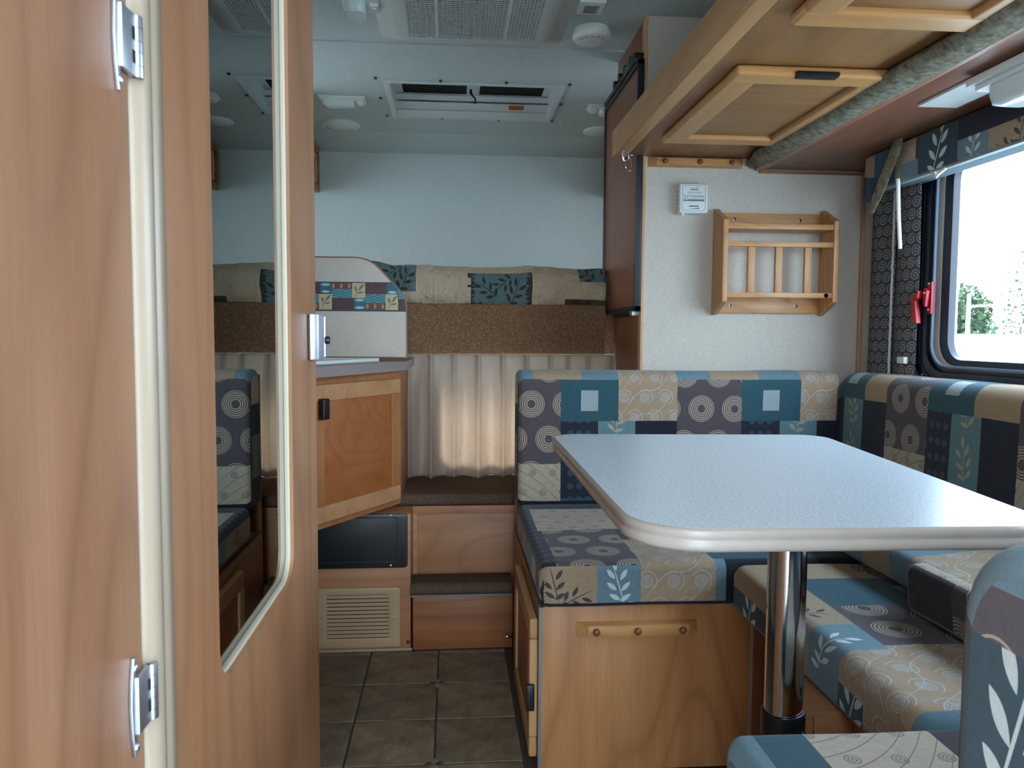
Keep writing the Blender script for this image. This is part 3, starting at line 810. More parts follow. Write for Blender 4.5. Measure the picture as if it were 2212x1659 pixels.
# splash panel with patterned border
sh = thing('splash_panel', 'beige splash board with rounded corner and patchwork leaf border', 'panel', (-.4, 2.46, .918))
SY = 2.422
pp = [(-.97, .9305), (-.145, .9305), (-.145, 1.140), (-.268, 1.252), (-.97, 1.252)]
pr = roundpoly(pp, [0, .004, .05, .07, 0], 6)
pr = roundpoly([(-.97, .9305), (-.141, .9305), (-.141, 1.115), (-.255, 1.236), (-.97, 1.236)], [0, .003, .08, .10, 0], 7)
MB().prism(pr, 'y', SY, SY+.016).build('board', SPLASH, sh, .0015)
c = MB(); eo = [(p[0], p[1]) for p in pr]
cxx, cyy = -.55, 1.09
eo2 = []
for p in eo:
    dx = .003 if p[0] > -.9 else 0
    eo2.append((p[0]+dx*(1 if p[0] > -.27 else 0), p[1]+(.003 if p[1] > 1.15 else (-.003 if p[1] < .94 else 0))))
ring(c, eo, eo2, 'y', SY-.0015, SY+.017); c.build('edge_banding', KNOB, sh, 0)
# border strip pieces (printed patches built as thin tiles)
def onpanel(x, z):   # inside panel outline (right edge curve)
    return x
BLU = plain('border_blue', (44, 66, 84), .6); PTEAL = plain('border_teal', (84, 138, 146), .6); PPLUM = plain('border_plum', (92, 58, 62), .6)
PBROWN = plain('border_brown', (98, 66, 58), .6); PCREAM = plain('border_cream', (190, 172, 130), .6); PPALE = plain('border_pale', (150, 190, 194), .6)
PLEAF = plain('border_leaf', (96, 110, 118), .6); PTAN = plain('border_tan', (170, 128, 100), .6); PDT = plain('border_darkteal', (50, 98, 116), .6); PPL2 = plain('border_plum_dark', (70, 44, 52), .6)
def clipx(z):   # right limit of the board at height z
    best = -.141
    for i in range(len(pr)):
        p, q = pr[i], pr[(i+1) % len(pr)]
        if (p[1]-z)*(q[1]-z) <= 0 and p[1] != q[1] and max(p[0], q[0]) > -.5:
            best = p[0]+(q[0]-p[0])*(z-p[1])/(q[1]-p[1])
    return best
bz0, bz1 = 1.0715, 1.162
def strip(name, x0, x1, z0, z1, mat, o0=.0006, par=None):
    x0 = max(x0, -.965)
    if x1 <= x0+.002: return None
    K = 8; lo = []; 
    pts = [(x0, z0)]; 
    rs = [(min(x1, clipx(z0+(z1-z0)*k/K)-.001), z0+(z1-z0)*k/K) for k in range(K+1)]
    if rs[-1][0] <= x0: rs = [q for q in rs if q[0] > x0+.0005]
    if len(rs) < 2: return None
    pts = [(x0, rs[0][1])]+rs+[(x0, rs[-1][1])]
    return MB().prism(pts, 'y', SY-o0, SY-.0001).build(name, mat, par, 0)
bd = strip('border', -.966, -.1, bz0, bz1, BLU, .0006, sh)
u = .1435/2.0; HB = (bz1-bz0-.008)/2
def mleaf(cx, cz, a, L, Wd, mat, o=.0016):
    pts = []
    for k in range(13):
        t = -1+2*k/12; pts.append((t*L, Wd*(1-t*t)))
    for k in range(11, 0, -1): t = -1+2*k/12; pts.append((t*L, -Wd*(1-t*t)))
    ca, sa = math.cos(a), math.sin(a); P = [(cx+p*ca-q*sa, cz+p*sa+q*ca) for p, q in pts]
    if any(p[0] > clipx(p[1])-.001 or p[0] < -.963 for p in P): return
    MB().prism(P, 'y', SY-o, SY-.0005).build('leaf_motif', mat, bd, 0)
def P2(px): return ay(px, 640, SY).x
def PZ(py): return ay(760, py, SY).z
def patch_plum(x0, x1, z0, z1):
    strip('patch', x0, x1, z0, z1, PPLUM, .0010, bd)
    n = 8; w_ = (x1-x0)/n; h = (z1-z0)/6
    for i in range(n):
        for k in range(6):
            if (i+k) % 2 == 0 and x0+(i+1)*w_ < clipx(z0+(k+.5)*h)-.002: strip('check', x0+i*w_, x0+(i+1)*w_, z0+k*h+h*.25, z0+(k+1)*h, PPL2, .0014, bd)
def patch_weave(x0, x1, z0, z1):
    strip('patch', x0, x1, z0, z1, PDT, .0010, bd)
    for zc in (z0+(z1-z0)*.18, z0+(z1-z0)*.82): mleaf((x0+x1)/2, zc, 0, (x1-x0)*.46, .0045, PPALE)
def patch_wave(x0, x1, z0, z1):
    strip('patch', x0, x1, z0, z1, PTEAL, .0010, bd)
    for k in range(3):
        zc = z0+(z1-z0)*(.2+.3*k); P = []; Q = []
        xe = min(x1, clipx(zc)-.003)
        if x0 < -.96: continue
        if xe-x0 < .01: continue
        for i in range(25):
            x = x0+.002+(xe-x0-.004)*i/24; z = zc+.0022*math.sin((x-x0)*190); P.append((x, z+.0013)); Q.append((x, z-.0013))
        MB().prism(P+Q[::-1], 'y', SY-.0014, SY-.0005).build('wave_motif', PDT, bd, 0)
def patch_drops(x0, x1, z0, z1):
    strip('patch', x0, x1, z0, z1, PBROWN, .0010, bd)
    for k in range(3): mleaf(x0+(x1-x0)*(.1+.38*k), (z0+z1)/2, PI/2, (z1-z0)*.42, .0042, PTAN)
def patch_leaf(x0, x1, z0, z1):
    strip('patch', x0, x1, z0, z1, PCREAM, .0010, bd); cx, cz = (x0+x1)/2, (z0+z1)/2
    mleaf(cx-.006, cz-.009, 1.25, .019, .0008, PLEAF); mleaf(cx+.008, cz+.010, .95, .013, .0036, PLEAF)
    mleaf(cx-.009, cz+.005, 1.8, .009, .0030, PLEAF); mleaf(cx+.006, cz-.006, .15, .010, .0028, PLEAF)
T_, M_, B_ = PZ(611), PZ(640), PZ(669)
PER = P2(833)-P2(689); _P2 = P2
for _k in range(4):
    def P2(px, _k=_k): return _P2(px)-PER*_k
    patch_drops(P2(716), P2(761), PZ(625), T_)
    patch_wave(P2(717), P2(761), PZ(643.5), PZ(625)); patch_leaf(P2(761), P2(789), PZ(643.5), T_); patch_plum(P2(789), P2(836), PZ(635), T_)
    patch_weave(P2(836), P2(859), PZ(635), T_); pass
    patch_leaf(P2(689), P2(717), B_, PZ(633)); patch_plum(P2(717), P2(765), B_, PZ(643.5)); patch_weave(P2(765), P2(789), B_, PZ(643.5))
    patch_wave(P2(789), P2(833), PZ(654), PZ(635)); patch_drops(P2(789), P2(833), B_, PZ(654)); 
    if _k == 0: patch_leaf(P2(833), P2(860), B_, PZ(635))
    if _k == 0: patch_plum(P2(860), P2(905), B_, PZ(645)); patch_wave(P2(859), P2(905), PZ(645), PZ(625))
# corner cabinets at the nose
def nosecab(side, label):
    x0, x1 = (-1.24, -.705) if side < 0 else (.83, 1.355)
    t = thing('wall_cabinet', label, 'cabinet', ((x0+x1)/2, 3.7, 1.77))
    xi = x1 if side < 0 else x0
    MB().box(x0, x1, 3.28, 4.2, 1.750, 1.955).build('cabinet_body', W_Y, t, .003)
    a, b = (xi, xi+.018) if side < 0 else (xi-.018, xi)
    inn = rrect(3.31, 4.10, 1.77, 1.93, .004); c = MB(); ring(c, inn, rrect(3.25, 4.14, 1.735, 1.955, .03), 'x', a, b); c.build('face_frame', W_DARKX, t, .003)
    for k in range(2):
        ya = 3.32+k*.39; panel_door(t, 'door', (ya, ya+.37, 1.775, 1.925), 'x', xi, .014, .035, (W_FRY, W_FRZ), W_CABX, 1 if side < 0 else -1)
nosecab(-1, 'small wooden cabinet high in the left corner above the bunk')
nosecab(1, 'small wooden cabinet seen only in the mirror above the bunk')

# ================================================================== ceiling fittings
ac = thing('air_conditioner', 'ivory ceiling air conditioner shroud with perforated grille', 'air conditioner', (.07, 2.2, 1.95))
AX0, AX1, AY0, AY1 = -.178, .312, 1.86, 2.565
out0 = roundpoly([(AX0-.06, AY0-.13), (AX1+.06, AY0-.13), (AX1+.06, AY1+.135), (AX0-.06, AY1+.135)], .05, 6)
mid0 = roundpoly([(AX0, AY0), (AX1, AY0), (AX1, AY1), (AX0, AY1)], .045, 6)
GX0, GX1, GY0, GY1 = AX0+.043, AX1-.045, AY0+.05, AY1-.025
inn0 = roundpoly([(GX0, GY0), (GX1, GY0), (GX1, GY1), (GX0, GY1)], .004, 6)
c = MB(); N = len(out0)
for loop, z in ((out0, ZC), (mid0, 1.952), ([(p*.985+.07*.015, q*.985+2.13*.015) for p, q in mid0], 1.948), (inn0, 1.948), (inn0, 1.957)):
    c.v += [(p, q, z) for p, q in loop]
for k in range(4):
    for i in range(N): j2 = (i+1) % N; c.face((k*N+i, k*N+j2, (k+1)*N+j2, (k+1)*N+i))
c.build('shroud', GREYW, ac, 0, sharp=50)
MB().box(GX0-.004, GX1+.004, GY0-.004, GY1+.004, 1.962, 1.968).build('dark_backing', VOID, ac, 0)
c = MB(); sx = (GX1-GX0)
divs = [GX0, GX0+.085, GX0+.093, GX0+.30, GX0+.308, GX1]
for a_, b_ in ((divs[1], divs[2]), (divs[3], divs[4])): c.box(a_, b_, GY0, GY1, 1.9485, 1.957)
ny = 49
for k in range(ny+1):
    y = GY0+(GY1-GY0)*k/ny; c.box(GX0, GX1, y-.0030, y+.0030, 1.9488, 1.9498)
nx = 38
for k in range(nx+1):
    x = GX0+sx*k/nx; c.box(x-.0019, x+.0019, GY0, GY1, 1.9488, 1.9499)
tag(c.build('grille', WHITE, ac, 0, smooth=False), kind='stuff')
for x in (-.115, .237): MB().box(x-.006, x+.006, AY1+.005, AY1+.017, 1.957, 1.968).build('clip', BLACK, ac, .001)

sm = thing('smoke_detector', 'round white smoke detector on the ceiling near the partition', 'smoke detector', (.457, 2.556, 1.965))
MB().lathe((.457, 2.556, 2.0), [(.058, 0), (.058, -.010), (.064, -.012), (.064, -.026), (.058, -.034), (.052, -.036)], 'z', 40).build('housing', WHITE, sm, 0, sharp=40)
MB().lathe((.457, 2.556, 1.9645), [(.012, 0), (.012, -.002), (.010, -.003)], 'z', 20).build('test_button', GREYW, sm, 0)
c = MB()
for k in range(5): a = 3.6+k*.5; c.box(.457+.04*math.cos(a)-.005, .457+.04*math.cos(a)+.005, 2.556+.04*math.sin(a)-.0012, 2.556+.04*math.sin(a)+.0012, 1.9625, 1.9645)
c.build('slot', STRIP, sm, 0)
al = thing('gas_alarm', 'small square white ceiling plate with printed grey label', 'alarm', (.415, 2.35, 1.98))
MB().box(.375, .455, 2.295, 2.385, 1.976, 2.0).build('housing', WHITE, al, .006, 3)
MB().box(.392, .438, 2.315, 2.372, 1.9752, 1.9761).build('label_plate', plain('label_grey', (176, 180, 182), .5), al, 0)
c = MB()
random.seed(3)
for k in range(9):
    y = 2.321+k*.0055; x = .395
    while x < .432: w_ = random.uniform(.002, .006); c.box(x, min(x+w_, .435), y, y+.0022, 1.9746, 1.9753); x += w_+.0014
tag(c.build('fine_print', plain('print_dark', (70, 74, 78), .7), al, 0), 'illegible rows of small grey print')

def roundcap(name, label, x, y, r):
    t = thing(name, label, 'ceiling light', (x, y, 1.99), 'round ceiling discs at the nose')
    MB().lathe((x, y, 2.0), [(r, 0), (r, -.006), (r*.94, -.011), (r*.88, -.011)], 'z', 40).build('rim', WHITE, t, 0, sharp=40)
    MB().lathe((x, y, 1.990), [(r*.87, 0), (r*.80, -.004), (r*.5, -.008), (r*.15, -.010)], 'z', 36).build('lens', LENS, t, 0, sharp=60)
roundcap('disc_light', 'round white disc light left of the roof hatch, beside the wooden door edge', -.530, 3.786, .091)
roundcap('disc_light', 'round white disc light right of the roof hatch, cut by the fridge', .731, 3.783, .091)
def lamp(name, label, cx, cy, L, Wd, flip, zc=ZC, rot=0, dr=.034):
    t = thing(name, label, 'ceiling light', (cx, cy, zc), None)
    s = -1 if flip else 1
    MB().box(cx-L/2, cx+L/2, cy-Wd/2, cy+Wd/2, zc-.010, zc).build('base_plate', WHITE, t, .004, 3)
    MB().box(cx-L/2+.006, cx+L/2-.006, cy-Wd/2+.005, cy+Wd/2-.005, zc-.016, zc-.010).build('base_rib', WHITE, t, .003, 3)
    lx0, lx1 = (cx-L/2+.014, cx+L/2-.045) if not flip else (cx-L/2+.045, cx+L/2-.014)
    loop = rrect(lx0, lx1, cy-Wd/2+.012, cy+Wd/2-.012, .02, 6); mx_, my_ = (lx0+lx1)/2, cy
    c = MB(); NN = len(loop)
    for sc_, z in ((1, -.015), (1, -.024), (.95, -dr*.85-.004), (.82, -dr-.004)):
        c.v += [(mx_+(p-mx_)*sc_, my_+(q-my_)*sc_, zc+z) for p, q in loop]
    for k in range(3):
        for i in range(NN): j2 = (i+1) % NN; c.face((k*NN+i, k*NN+j2, (k+1)*NN+j2, (k+1)*NN+i))
    c.face([3*NN+i for i in range(NN)]); c.build('lens', LENS, t, 0, sharp=45)
    sx_ = cx+s*(L/2-.022); MB().box(sx_-.014, sx_+.014, cy-.022, cy+.022, zc-.026, zc-.015).build('switch_housing', WHITE, t, .003)
    MB().box(sx_-.006, sx_+.006, cy-.012, cy+.012, zc-.030, zc-.026).build('rocker', WHITE, t, .002)
    if rot:
        t.rotation_euler = (0, 0, rot)
    return t
lamp('ceiling_lamp', 'rectangular white lamp on the ceiling left of the roof hatch', -.462, 3.376, .195, .085, False)
lamp('ceiling_lamp', 'rectangular white lamp on the ceiling right of the roof hatch, cut by the fridge', .690, 3.387, .195, .085, True)
lamp('ceiling_lamp', 'white lamp at the top edge beside the air conditioner', -.270, 2.40, .12, .12, False, dr=.045)

# roof hatch
hh = thing('roof_hatch', 'white framed roof hatch with two dark panes and a black crank', 'hatch', (.09, 3.28, 2.0))
o1 = rrect(hx0-.012, hx1+.012, hy0-.012, hy1+.012, .012); i1 = rrect(hx0+.012, hx1-.012, hy0+.012, hy1-.012, .008)
c = MB(); ring(c, i1, o1, 'z', 1.994, 2.0); c.build('trim_ring', WHITE2, hh, .0015)
i2 = rrect(hx0+.014, hx1-.014, hy0+.014, hy1-.014, .008); o2 = rrect(hx0+.005, hx1-.005, hy0+.005, hy1-.005, .008)
c = MB(); ring(c, i2, o2, 'z', 1.998, 2.075); c.build('shaft_wall', WHITE2, hh, 0)
c = MB(); i3 = rrect(hx0+.045, hx1-.045, hy0+.03, hy1-.105, .004); ring(c, i3, boxloop(i3, hx0+.01, hx1-.01, hy0+.01, hy1-.01), 'z', 2.070, 2.076); c.build('sash_frame', WHITE2, hh, .001)
mxh = (hx0+hx1)/2
for a_, b_, z_ in ((hy1-.055, hy1-.012, 2.012), (hy1-.10, hy1-.055, 2.035)):
    MB().prism([(a_, z_), (b_, z_-.018), (b_, z_-.014), (a_, z_+.004)], 'x', hx0+.014, hx1-.014).build('ledge', WHITE2, hh, .001)
MB().prism([(hy1-.118, 2.062), (hy1-.098, 2.046), (hy1-.098, 2.050), (hy1-.118, 2.066)], 'x', hx0+.014, hx1-.014).build('ledge', WHITE2, hh, .001)
MB().box(mxh-.028, mxh+.028, hy0+.02, hy1-.10, 2.066, 2.074).build('mullion', WHITE2, hh, .002)
MB().box(hx0+.004, mxh-.02, hy0+.004, hy1-.08, 2.0765, 2.080).build('pane', VOID, hh, 0); MB().box(mxh+.02, hx1-.004, hy0+.004, hy1-.08, 2.0765, 2.080).build('pane', VOID, hh, 0)
hyc = hy1-.20
MB().tube([(mxh-.012, hyc-.02, 2.06), (mxh-.012, hyc-.02, 2.045), (mxh+.0, hyc, 2.036), (mxh+.008, hyc+.012, 2.034), (mxh+.010, hyc+.02, 2.012)], [.006, .006, .0035, .0035, .0045], 10).build('crank_handle', BLACK, hh, 0)
wl = MB().prism([(hy1-.098, 2.034), (hy1-.070, 2.0220), (hy1-.070, 2.0214), (hy1-.098, 2.0330)], 'x', .255, .325).build('warning_label', plain('label_orange', (206, 120, 62), .5), hh, 0)
def text3(body, size, mat, parent, loc, rx, name, depth=.0003, rz=0, align='CENTER'):
    cu_ = bpy.data.curves.new(name, 'FONT'); cu_.body = body; cu_.size = size; cu_.extrude = depth; cu_.align_x = align; cu_.align_y = 'CENTER'
    ob = bpy.data.objects.new(name, cu_); COL.objects.link(ob); dg = bpy.context.evaluated_depsgraph_get()
    me = bpy.data.meshes.new_from_object(ob.evaluated_get(dg)); bpy.data.objects.remove(ob)
    me.materials.clear(); me.materials.append(mat)
    o = bpy.data.objects.new(name, me); COL.objects.link(o); pw = Vector((0, 0, 0)); q = parent
    while q is not None: pw += q.location; q = q.parent
    o.parent = parent; o.location = Vector(loc)-pw; o.rotation_euler = (rx, 0, rz); return o
INK = plain('print_black', (24, 24, 26), .6); INKG = plain('print_teal_grey', (92, 112, 116), .6)
text3('WARNING', .0135, INK, wl, (.29, hy1-.089, 2.0288), math.radians(180-22), 'warning_text')
MB().prism([(hy1-.078, 2.0254), (hy1-.074, 2.0238), (hy1-.074, 2.0228), (hy1-.078, 2.0244)], 'x', .262, .318).build('fine_print', INK, wl, 0)
for (px, py) in ((811, 168), (952, 174), (1094, 178), (1231, 182), (822, 211), (1211, 225), (836, 249), (955, 255), (1077, 259), (1192, 261)):
    p = az(px, py, ZC-.002)
    MB().box(p.x-.006, p.x+.006, p.y-.006, p.y+.006, ZC-.008, ZC-.0005).build('screw_cap', plain('cap_dark', (60, 64, 66), .4) if not bpy.data.materials.get('cap_dark') else bpy.data.materials['cap_dark'], hh, .002)

# ================================================================== fridge wall
fc = thing('fridge_cabinet', 'dark wood cabinet column enclosing the fridge beside the partition', 'cabinet', (.8, 2.65, 0))
MB().box(PX, 1.30, 2.457, 2.848, .0, 1.068).build('lower_panel', W_FRIDGE, fc, .002)
MB().box(PX, 1.30, 2.457, 2.848, 1.905, 1.998).build('upper_panel', W_FRIDGE, fc, .002)
MB().box(PX, 1.30, 2.83, 2.848, 1.068, 1.905).build('side_panel', W_FRIDGE, fc, .001)
fr = thing('refrigerator', 'built-in refrigerator with wood panel door and black trim', 'fridge', (.62, 2.65, 1.07))
FX = .584
MB().box(PX+.002, 1.1, 2.46, 2.828, 1.072, 1.900).build('fridge_body', BLACKT, fr, .003)
MB().box(PX-.004, PX+.012, 2.457, 2.845, 1.070, 1.902).build('gasket_frame', BLACKT, fr, .002)
MB().box(FX, PX-.008, 2.424, 2.935, 1.096, 1.846).build('door_panel', W_FRIDGE, fr, .002)
c = MB(); c.box(FX-.006, PX-.008, 2.932, 2.944, 1.080, 1.862); c.box(FX-.006, PX-.008, 2.414, 2.426, 1.080, 1.862)
c.box(FX-.006, PX-.008, 2.414, 2.944, 1.080, 1.097); c.box(FX-.006, PX-.008, 2.414, 2.944, 1.846, 1.862); c.build('door_trim', BLACKT, fr, .002)
c = MB(); c.box(FX-.010, PX, 2.60, 2.93, 1.862, 1.880); c.box(FX-.012, PX, 2.44, 2.60, 1.862, 1.892); c.build('top_rail', BLACK, fr, .004)
for y in (2.50, 2.58, 2.66, 2.74): MB().box(FX-.014, FX+.006, y, y+.022, 1.876, 1.900).build('rail_tab', BLACK, fr, .004)
MB().box(FX-.004, PX-.004, 2.45, 2.49, 1.066, 1.082).build('hinge_foot', STEEL, fr, .002)

# ================================================================== overhead bunk above the dinette
OX, OZ = .507, 1.566
ob = thing('overhead_bunk', 'folding wooden overhead bunk with framed hatch doors above the dinette', 'bunk', (.8, 1.5, OZ))
MB().box(OX+.012, .985, .02, 2.428, OZ, OZ+.02).build('bunk_board', W_OVER, ob, .001)
c = MB().prism(roundpoly([(OX-.004, OZ-.004), (OX+.040, OZ-.004), (OX+.040, OZ+.020), (OX+.014, OZ+.078), (OX-.004, OZ+.078)][::1], .006, 4), 'y', .02, 2.428); c.build('side_fascia', W_FRY, ob, 0, sharp=40)
def hdoor(y0, y1, x0=.590, x1=.944):
    t = .022
    d = MB().box(x0+.05, x1-.05, y0+.05, y1-.05, OZ-.010, OZ-.001).build('hatch_door', W_OVERX, ob, .001)
    def fr_(a, b, e, f, m, nm): return MB().box(a, b, e, f, OZ-t, OZ-.001).build(nm, m, d, .0085, 4)
    fr_(x0, x1, y0, y0+.062, W_FRX, 'rail'); fr_(x0, x1, y1-.062, y1, W_FRX, 'rail')
    fr_(x0, x0+.062, y0+.055, y1-.055, W_FRY, 'stile'); fr_(x1-.062, x1, y0+.055, y1-.055, W_FRY, 'stile')
    MB().prism(roundpoly([(.718, OZ-t-.003), (.806, OZ-t-.003), (.813, OZ-t+.010), (.711, OZ-t+.010)], .006, 4), 'y', y0-.004, y0+.012).build('finger_pull', BLACK, d, .002)
    return d
hdoor(1.590, 2.175); hdoor(.77, 1.345)
rb = MB(); pts = []
rb.v = []; NSEG = 60
random.seed(11)
for k in range(NSEG+1):
    y = .05+2.375*k/NSEG; r1 = .047+.005*noise3(y*4, 1, 2); 
    for i in range(16):
        a = 2*PI*i/16; e = 1+.06*noise3(y*9, math.cos(a)*1.5, math.sin(a)*1.5)
        end = 1 if k < NSEG-2 else (.75 if k < NSEG else .4)
        rb.v.append((.955+.010*noise3(y*2, 4, 4)+r1*math.cos(a)*e*end, y, 1.549+.022*math.sin(a)*e*end))
for k in range(NSEG):
    for i in range(16): j2 = (i+1) % 16; rb.face((k*16+i, k*16+j2, (k+1)*16+j2, (k+1)*16+i))
rb.face(range(16)); rb.face([NSEG*16+i for i in range(16)][::-1])
tag(rb.build('padded_roll', VELVET, None, 0, sharp=80), 'grey-green velvet bolster roll squeezed along the overhead bunk seam', 'bolster')
wb = thing('wall_side_board', 'wooden board along the wall above the dinette window', 'board', (1.15, 1.5, 1.527))
MB().box(.985, 1.332, .02, 2.418, 1.533, 1.560).build('underside_board', W_OVERX if False else wood('wood_side_y', (140, 92, 70), 'y', .38, .3), wb, .001)
MB().prism(roundpoly([(.958, 1.529), (.990, 1.529), (.990, 1.562), (.972, 1.562)], .004, 3), 'y', .02, 2.420).build('front_lip', wood('lip_y', (160, 110, 84), 'y', .35, .24), wb, 0, sharp=40)
rh = thing('snap_ring', 'chrome snap ring latch hanging at the overhead bunk corner', 'latch', (.55, 2.38, 1.56))
p0 = ay(1355, 333, 2.38)
MB().box(p0.x-.018, p0.x+.016, 2.372, 2.388, OZ-.010, OZ-.003).build('mounting_plate', CHROME, rh, .001)
MB().tube([(p0.x-.012, 2.38, OZ-.012), (p0.x-.010, 2.38, OZ-.024), (p0.x-.002, 2.379, OZ-.026), (p0.x+.004, 2.378, OZ-.016)], .0035, 10).build('swivel', CHROME, rh, 0)
MB().tube([(p0.x+.004+.010*math.cos(a), 2.374+.006*math.sin(a), OZ-.034+.024*math.sin(a)) for a in [k*2*PI/20 for k in range(21)]], .0022, 8).build('ring', CHROME, rh, 0)
# lamp under the side board with its plate
dl = thing('dinette_lamp', 'white rectangular lamp under the board above the window', 'ceiling light', (1.14, 1.4, 1.52))
lp = [az(px, py, 1.527) for px, py in ((2003, 229), (2074, 231))]
MB().box(1.085, 1.178, 1.10, 1.752, 1.522, 1.529).build('base_plate', WHITE, dl, .0015)
c = MB().prism(rrect(1.070, 1.188, 1.22, 1.572, .012), 'z', 1.506, 1.522); c.build('rim_tray', WHITE, dl, .004, 3)
MB().prism(rrect(1.082, 1.182, 1.23, 1.560, .012), 'z', 1.496, 1.506).build('stepped_rib', WHITE, dl, .003, 3)
loop = rrect(1.092, 1.178, 1.335, 1.545, .03, 6); c = MB(); NN = len(loop)
for sc_, z in ((1, 1.497), (.99, 1.478), (.93, 1.462), (.74, 1.455)):
    c.v += [(1.135+(p-1.135)*sc_, 1.44+(q-1.44)*sc_, z) for p, q in loop]
for k in range(3):
    for i in range(NN): j2 = (i+1) % NN; c.face((k*NN+i, k*NN+j2, (k+1)*NN+j2, (k+1)*NN+i))
c.face([3*NN+i for i in range(NN)]); c.build('lens', LENS, dl, 0, sharp=45)
MB().box(1.10, 1.15, 1.262, 1.308, 1.480, 1.497).build('switch', WHITE, dl, .003)


dl.location += Vector((-.025, -.038, .004))
# ================================================================== things on the partition
RY = 2.43
def rail_hook(name, label, x0, x1, zc, y, knobs, h=.030, dpt=.020):
    t = thing(name, label, 'hook rail', ((x0+x1)/2, y-.01, zc), None)
    e = .026
    m = MB(); zs = (zc-h/2, zc+h/2)
    m.v = [(x0, y, zs[0]), (x1, y, zs[0]), (x1, y, zs[1]), (x0, y, zs[1]), (x0+e, y-dpt, zs[0]+.004), (x1-e, y-dpt, zs[0]+.004), (x1-e, y-dpt, zs[1]-.004), (x0+e, y-dpt, zs[1]-.004)]
    for q in ((0, 1, 2, 3), (4, 7, 6, 5), (0, 4, 5, 1), (1, 5, 6, 2), (2, 6, 7, 3), (3, 7, 4, 0)): m.face(q)
    m.build('rail_board', W_LIGHTX, t, .0008)
    for x in knobs: MB().lathe((x, y-dpt+.001, zc), [(.007, 0), (.0085, -.003), (.0085, -.006), (.006, -.0095), (.002, -.011)], 'y', 18).build('knob', KNOB, t, 0, sharp=60)
xr = lambda px, Y=RY-.02: (px-975)*Y/F
rail_hook('hook_rail', 'small oak hook rail with three plugs under the overhead bunk', .617, .926, 1.5495, RY, [.668, .781, .884])

th = thing('thermostat', 'white wall thermostat with printed dial scale and logo band', 'thermostat', (.76, 2.42, 1.38))
tx0, tx1, tz0, tz1 = .713, .803, 1.388, 1.478
MB().box(tx0-.001, tx1-.002, 2.402, 2.429, tz0-.001, tz1-.001).build('housing', WHITE, th, .003, 2)
MB().box(tx0, tx1, 2.394, 2.403, tz0, tz1).build('front_cover', WHITE, th, .004, 3)
c = MB(); ii = rrect(tx0+.0085, tx1-.0085, tz0+.0075, tz1-.006, .004); ring(c, ii, rrect(tx0+.0075, tx1-.0075, tz0+.0065, tz1-.005, .005), 'y', 2.3934, 2.3942); c.build('face_outline', STRIP, th, 0)
W_ = tx1-tx0; H_ = tz1-tz0
def tb(u0, u1, v0, v1, mat, nm, o=.0004): return MB().box(tx0+u0*W_, tx0+u1*W_, 2.394-o, 2.3942, tz1-v1*H_, tz1-v0*H_).build(nm, mat, th, 0)
tb(.38, .64, .18, .205, INK, 'scale_bar'); tb(.13, .87, .405, .425, INKG, 'band_line'); tb(.13, .87, .535, .595, INKG, 'band'); tb(.42, .87, .445, .455, INKG, 'band_line')
tb(.33, .68, .755, .785, INK, 'lever_slot')
c = MB().prism([(tx0+.31*W_, tz1-.87*H_), (tx0+.70*W_, tz1-.86*H_), (tx0+.70*W_, tz1-.815*H_)], 'y', 2.3936, 2.3942); c.build('wedge_mark', INKG, th, 0)
for k in range(5): 
    a0 = (.30+.10*k); xx0 = tx0+W_*(.42+.055*k); xx1 = tx0+W_*(.33+.095*k)
    MB().tube([(xx0, 2.3938, tz1-.225*H_), (xx1, 2.3938, tz1-.275*H_)], .0003, 4).build('tick', INK, th, 0)
text3('50  60  70  80  90', .0058, INK, th, (tx0+.52*W_, 2.3938, tz1-.315*H_), PI/2, 'scale_numbers', .0001)
text3('°F', .0045, INK, th, (tx0+.80*W_, 2.3938, tz1-.29*H_), PI/2, 'unit', .0001)
text3('10   20   30°C', .0048, INK, th, (tx0+.53*W_, 2.3938, tz1-.135*H_), PI/2, 'scale_numbers', .0001)
text3('Atwood Mobile Products', .0042, INK, th, (tx0+.645*W_, 2.3938, tz1-.495*H_), PI/2, 'maker_text', .0001)
lx_, lz_ = tx0+.235*W_, tz1-.485*H_
MB().prism(rrect(lx_-.0085, lx_+.0085, lz_-.006, lz_+.006, .004), 'y', 2.3935, 2.3942).build('logo_field', WHITE, th, 0)
MB().tube([(lx_-.006, 2.3934, lz_-.0045), (lx_-.0025, 2.3934, lz_+.0035), (lx_, 2.3934, lz_-.001), (lx_+.0025, 2.3934, lz_+.0035), (lx_+.006, 2.3934, lz_-.0045)], .0007, 6).build('logo_peaks', INK, th, 0)
for v_ in (.445, .475, .505):
    tb(.13, .165, v_, v_+.012, INKG, 'logo_line'); tb(.31, .345, v_, v_+.012, INKG, 'logo_line')
for k in range(5): MB().box(tx0-.0018, tx0-.0008, 2.413, 2.417, tz1-(.25+.14*k)*H_-.001, tz1-(.25+.14*k)*H_+.001).build('vent_slot', INK, th, 0)
MB().box(tx0+.70*W_, tx0+.74*W_, 2.401, 2.407, tz1-.002, tz1+.006).build('adjust_tab', WHITE, th, .001)
MB().box(tx0+.10*W_, tx0+.17*W_, 2.399, 2.406, tz0-.009, tz0+.001).build('lever', WHITE, th, .001)

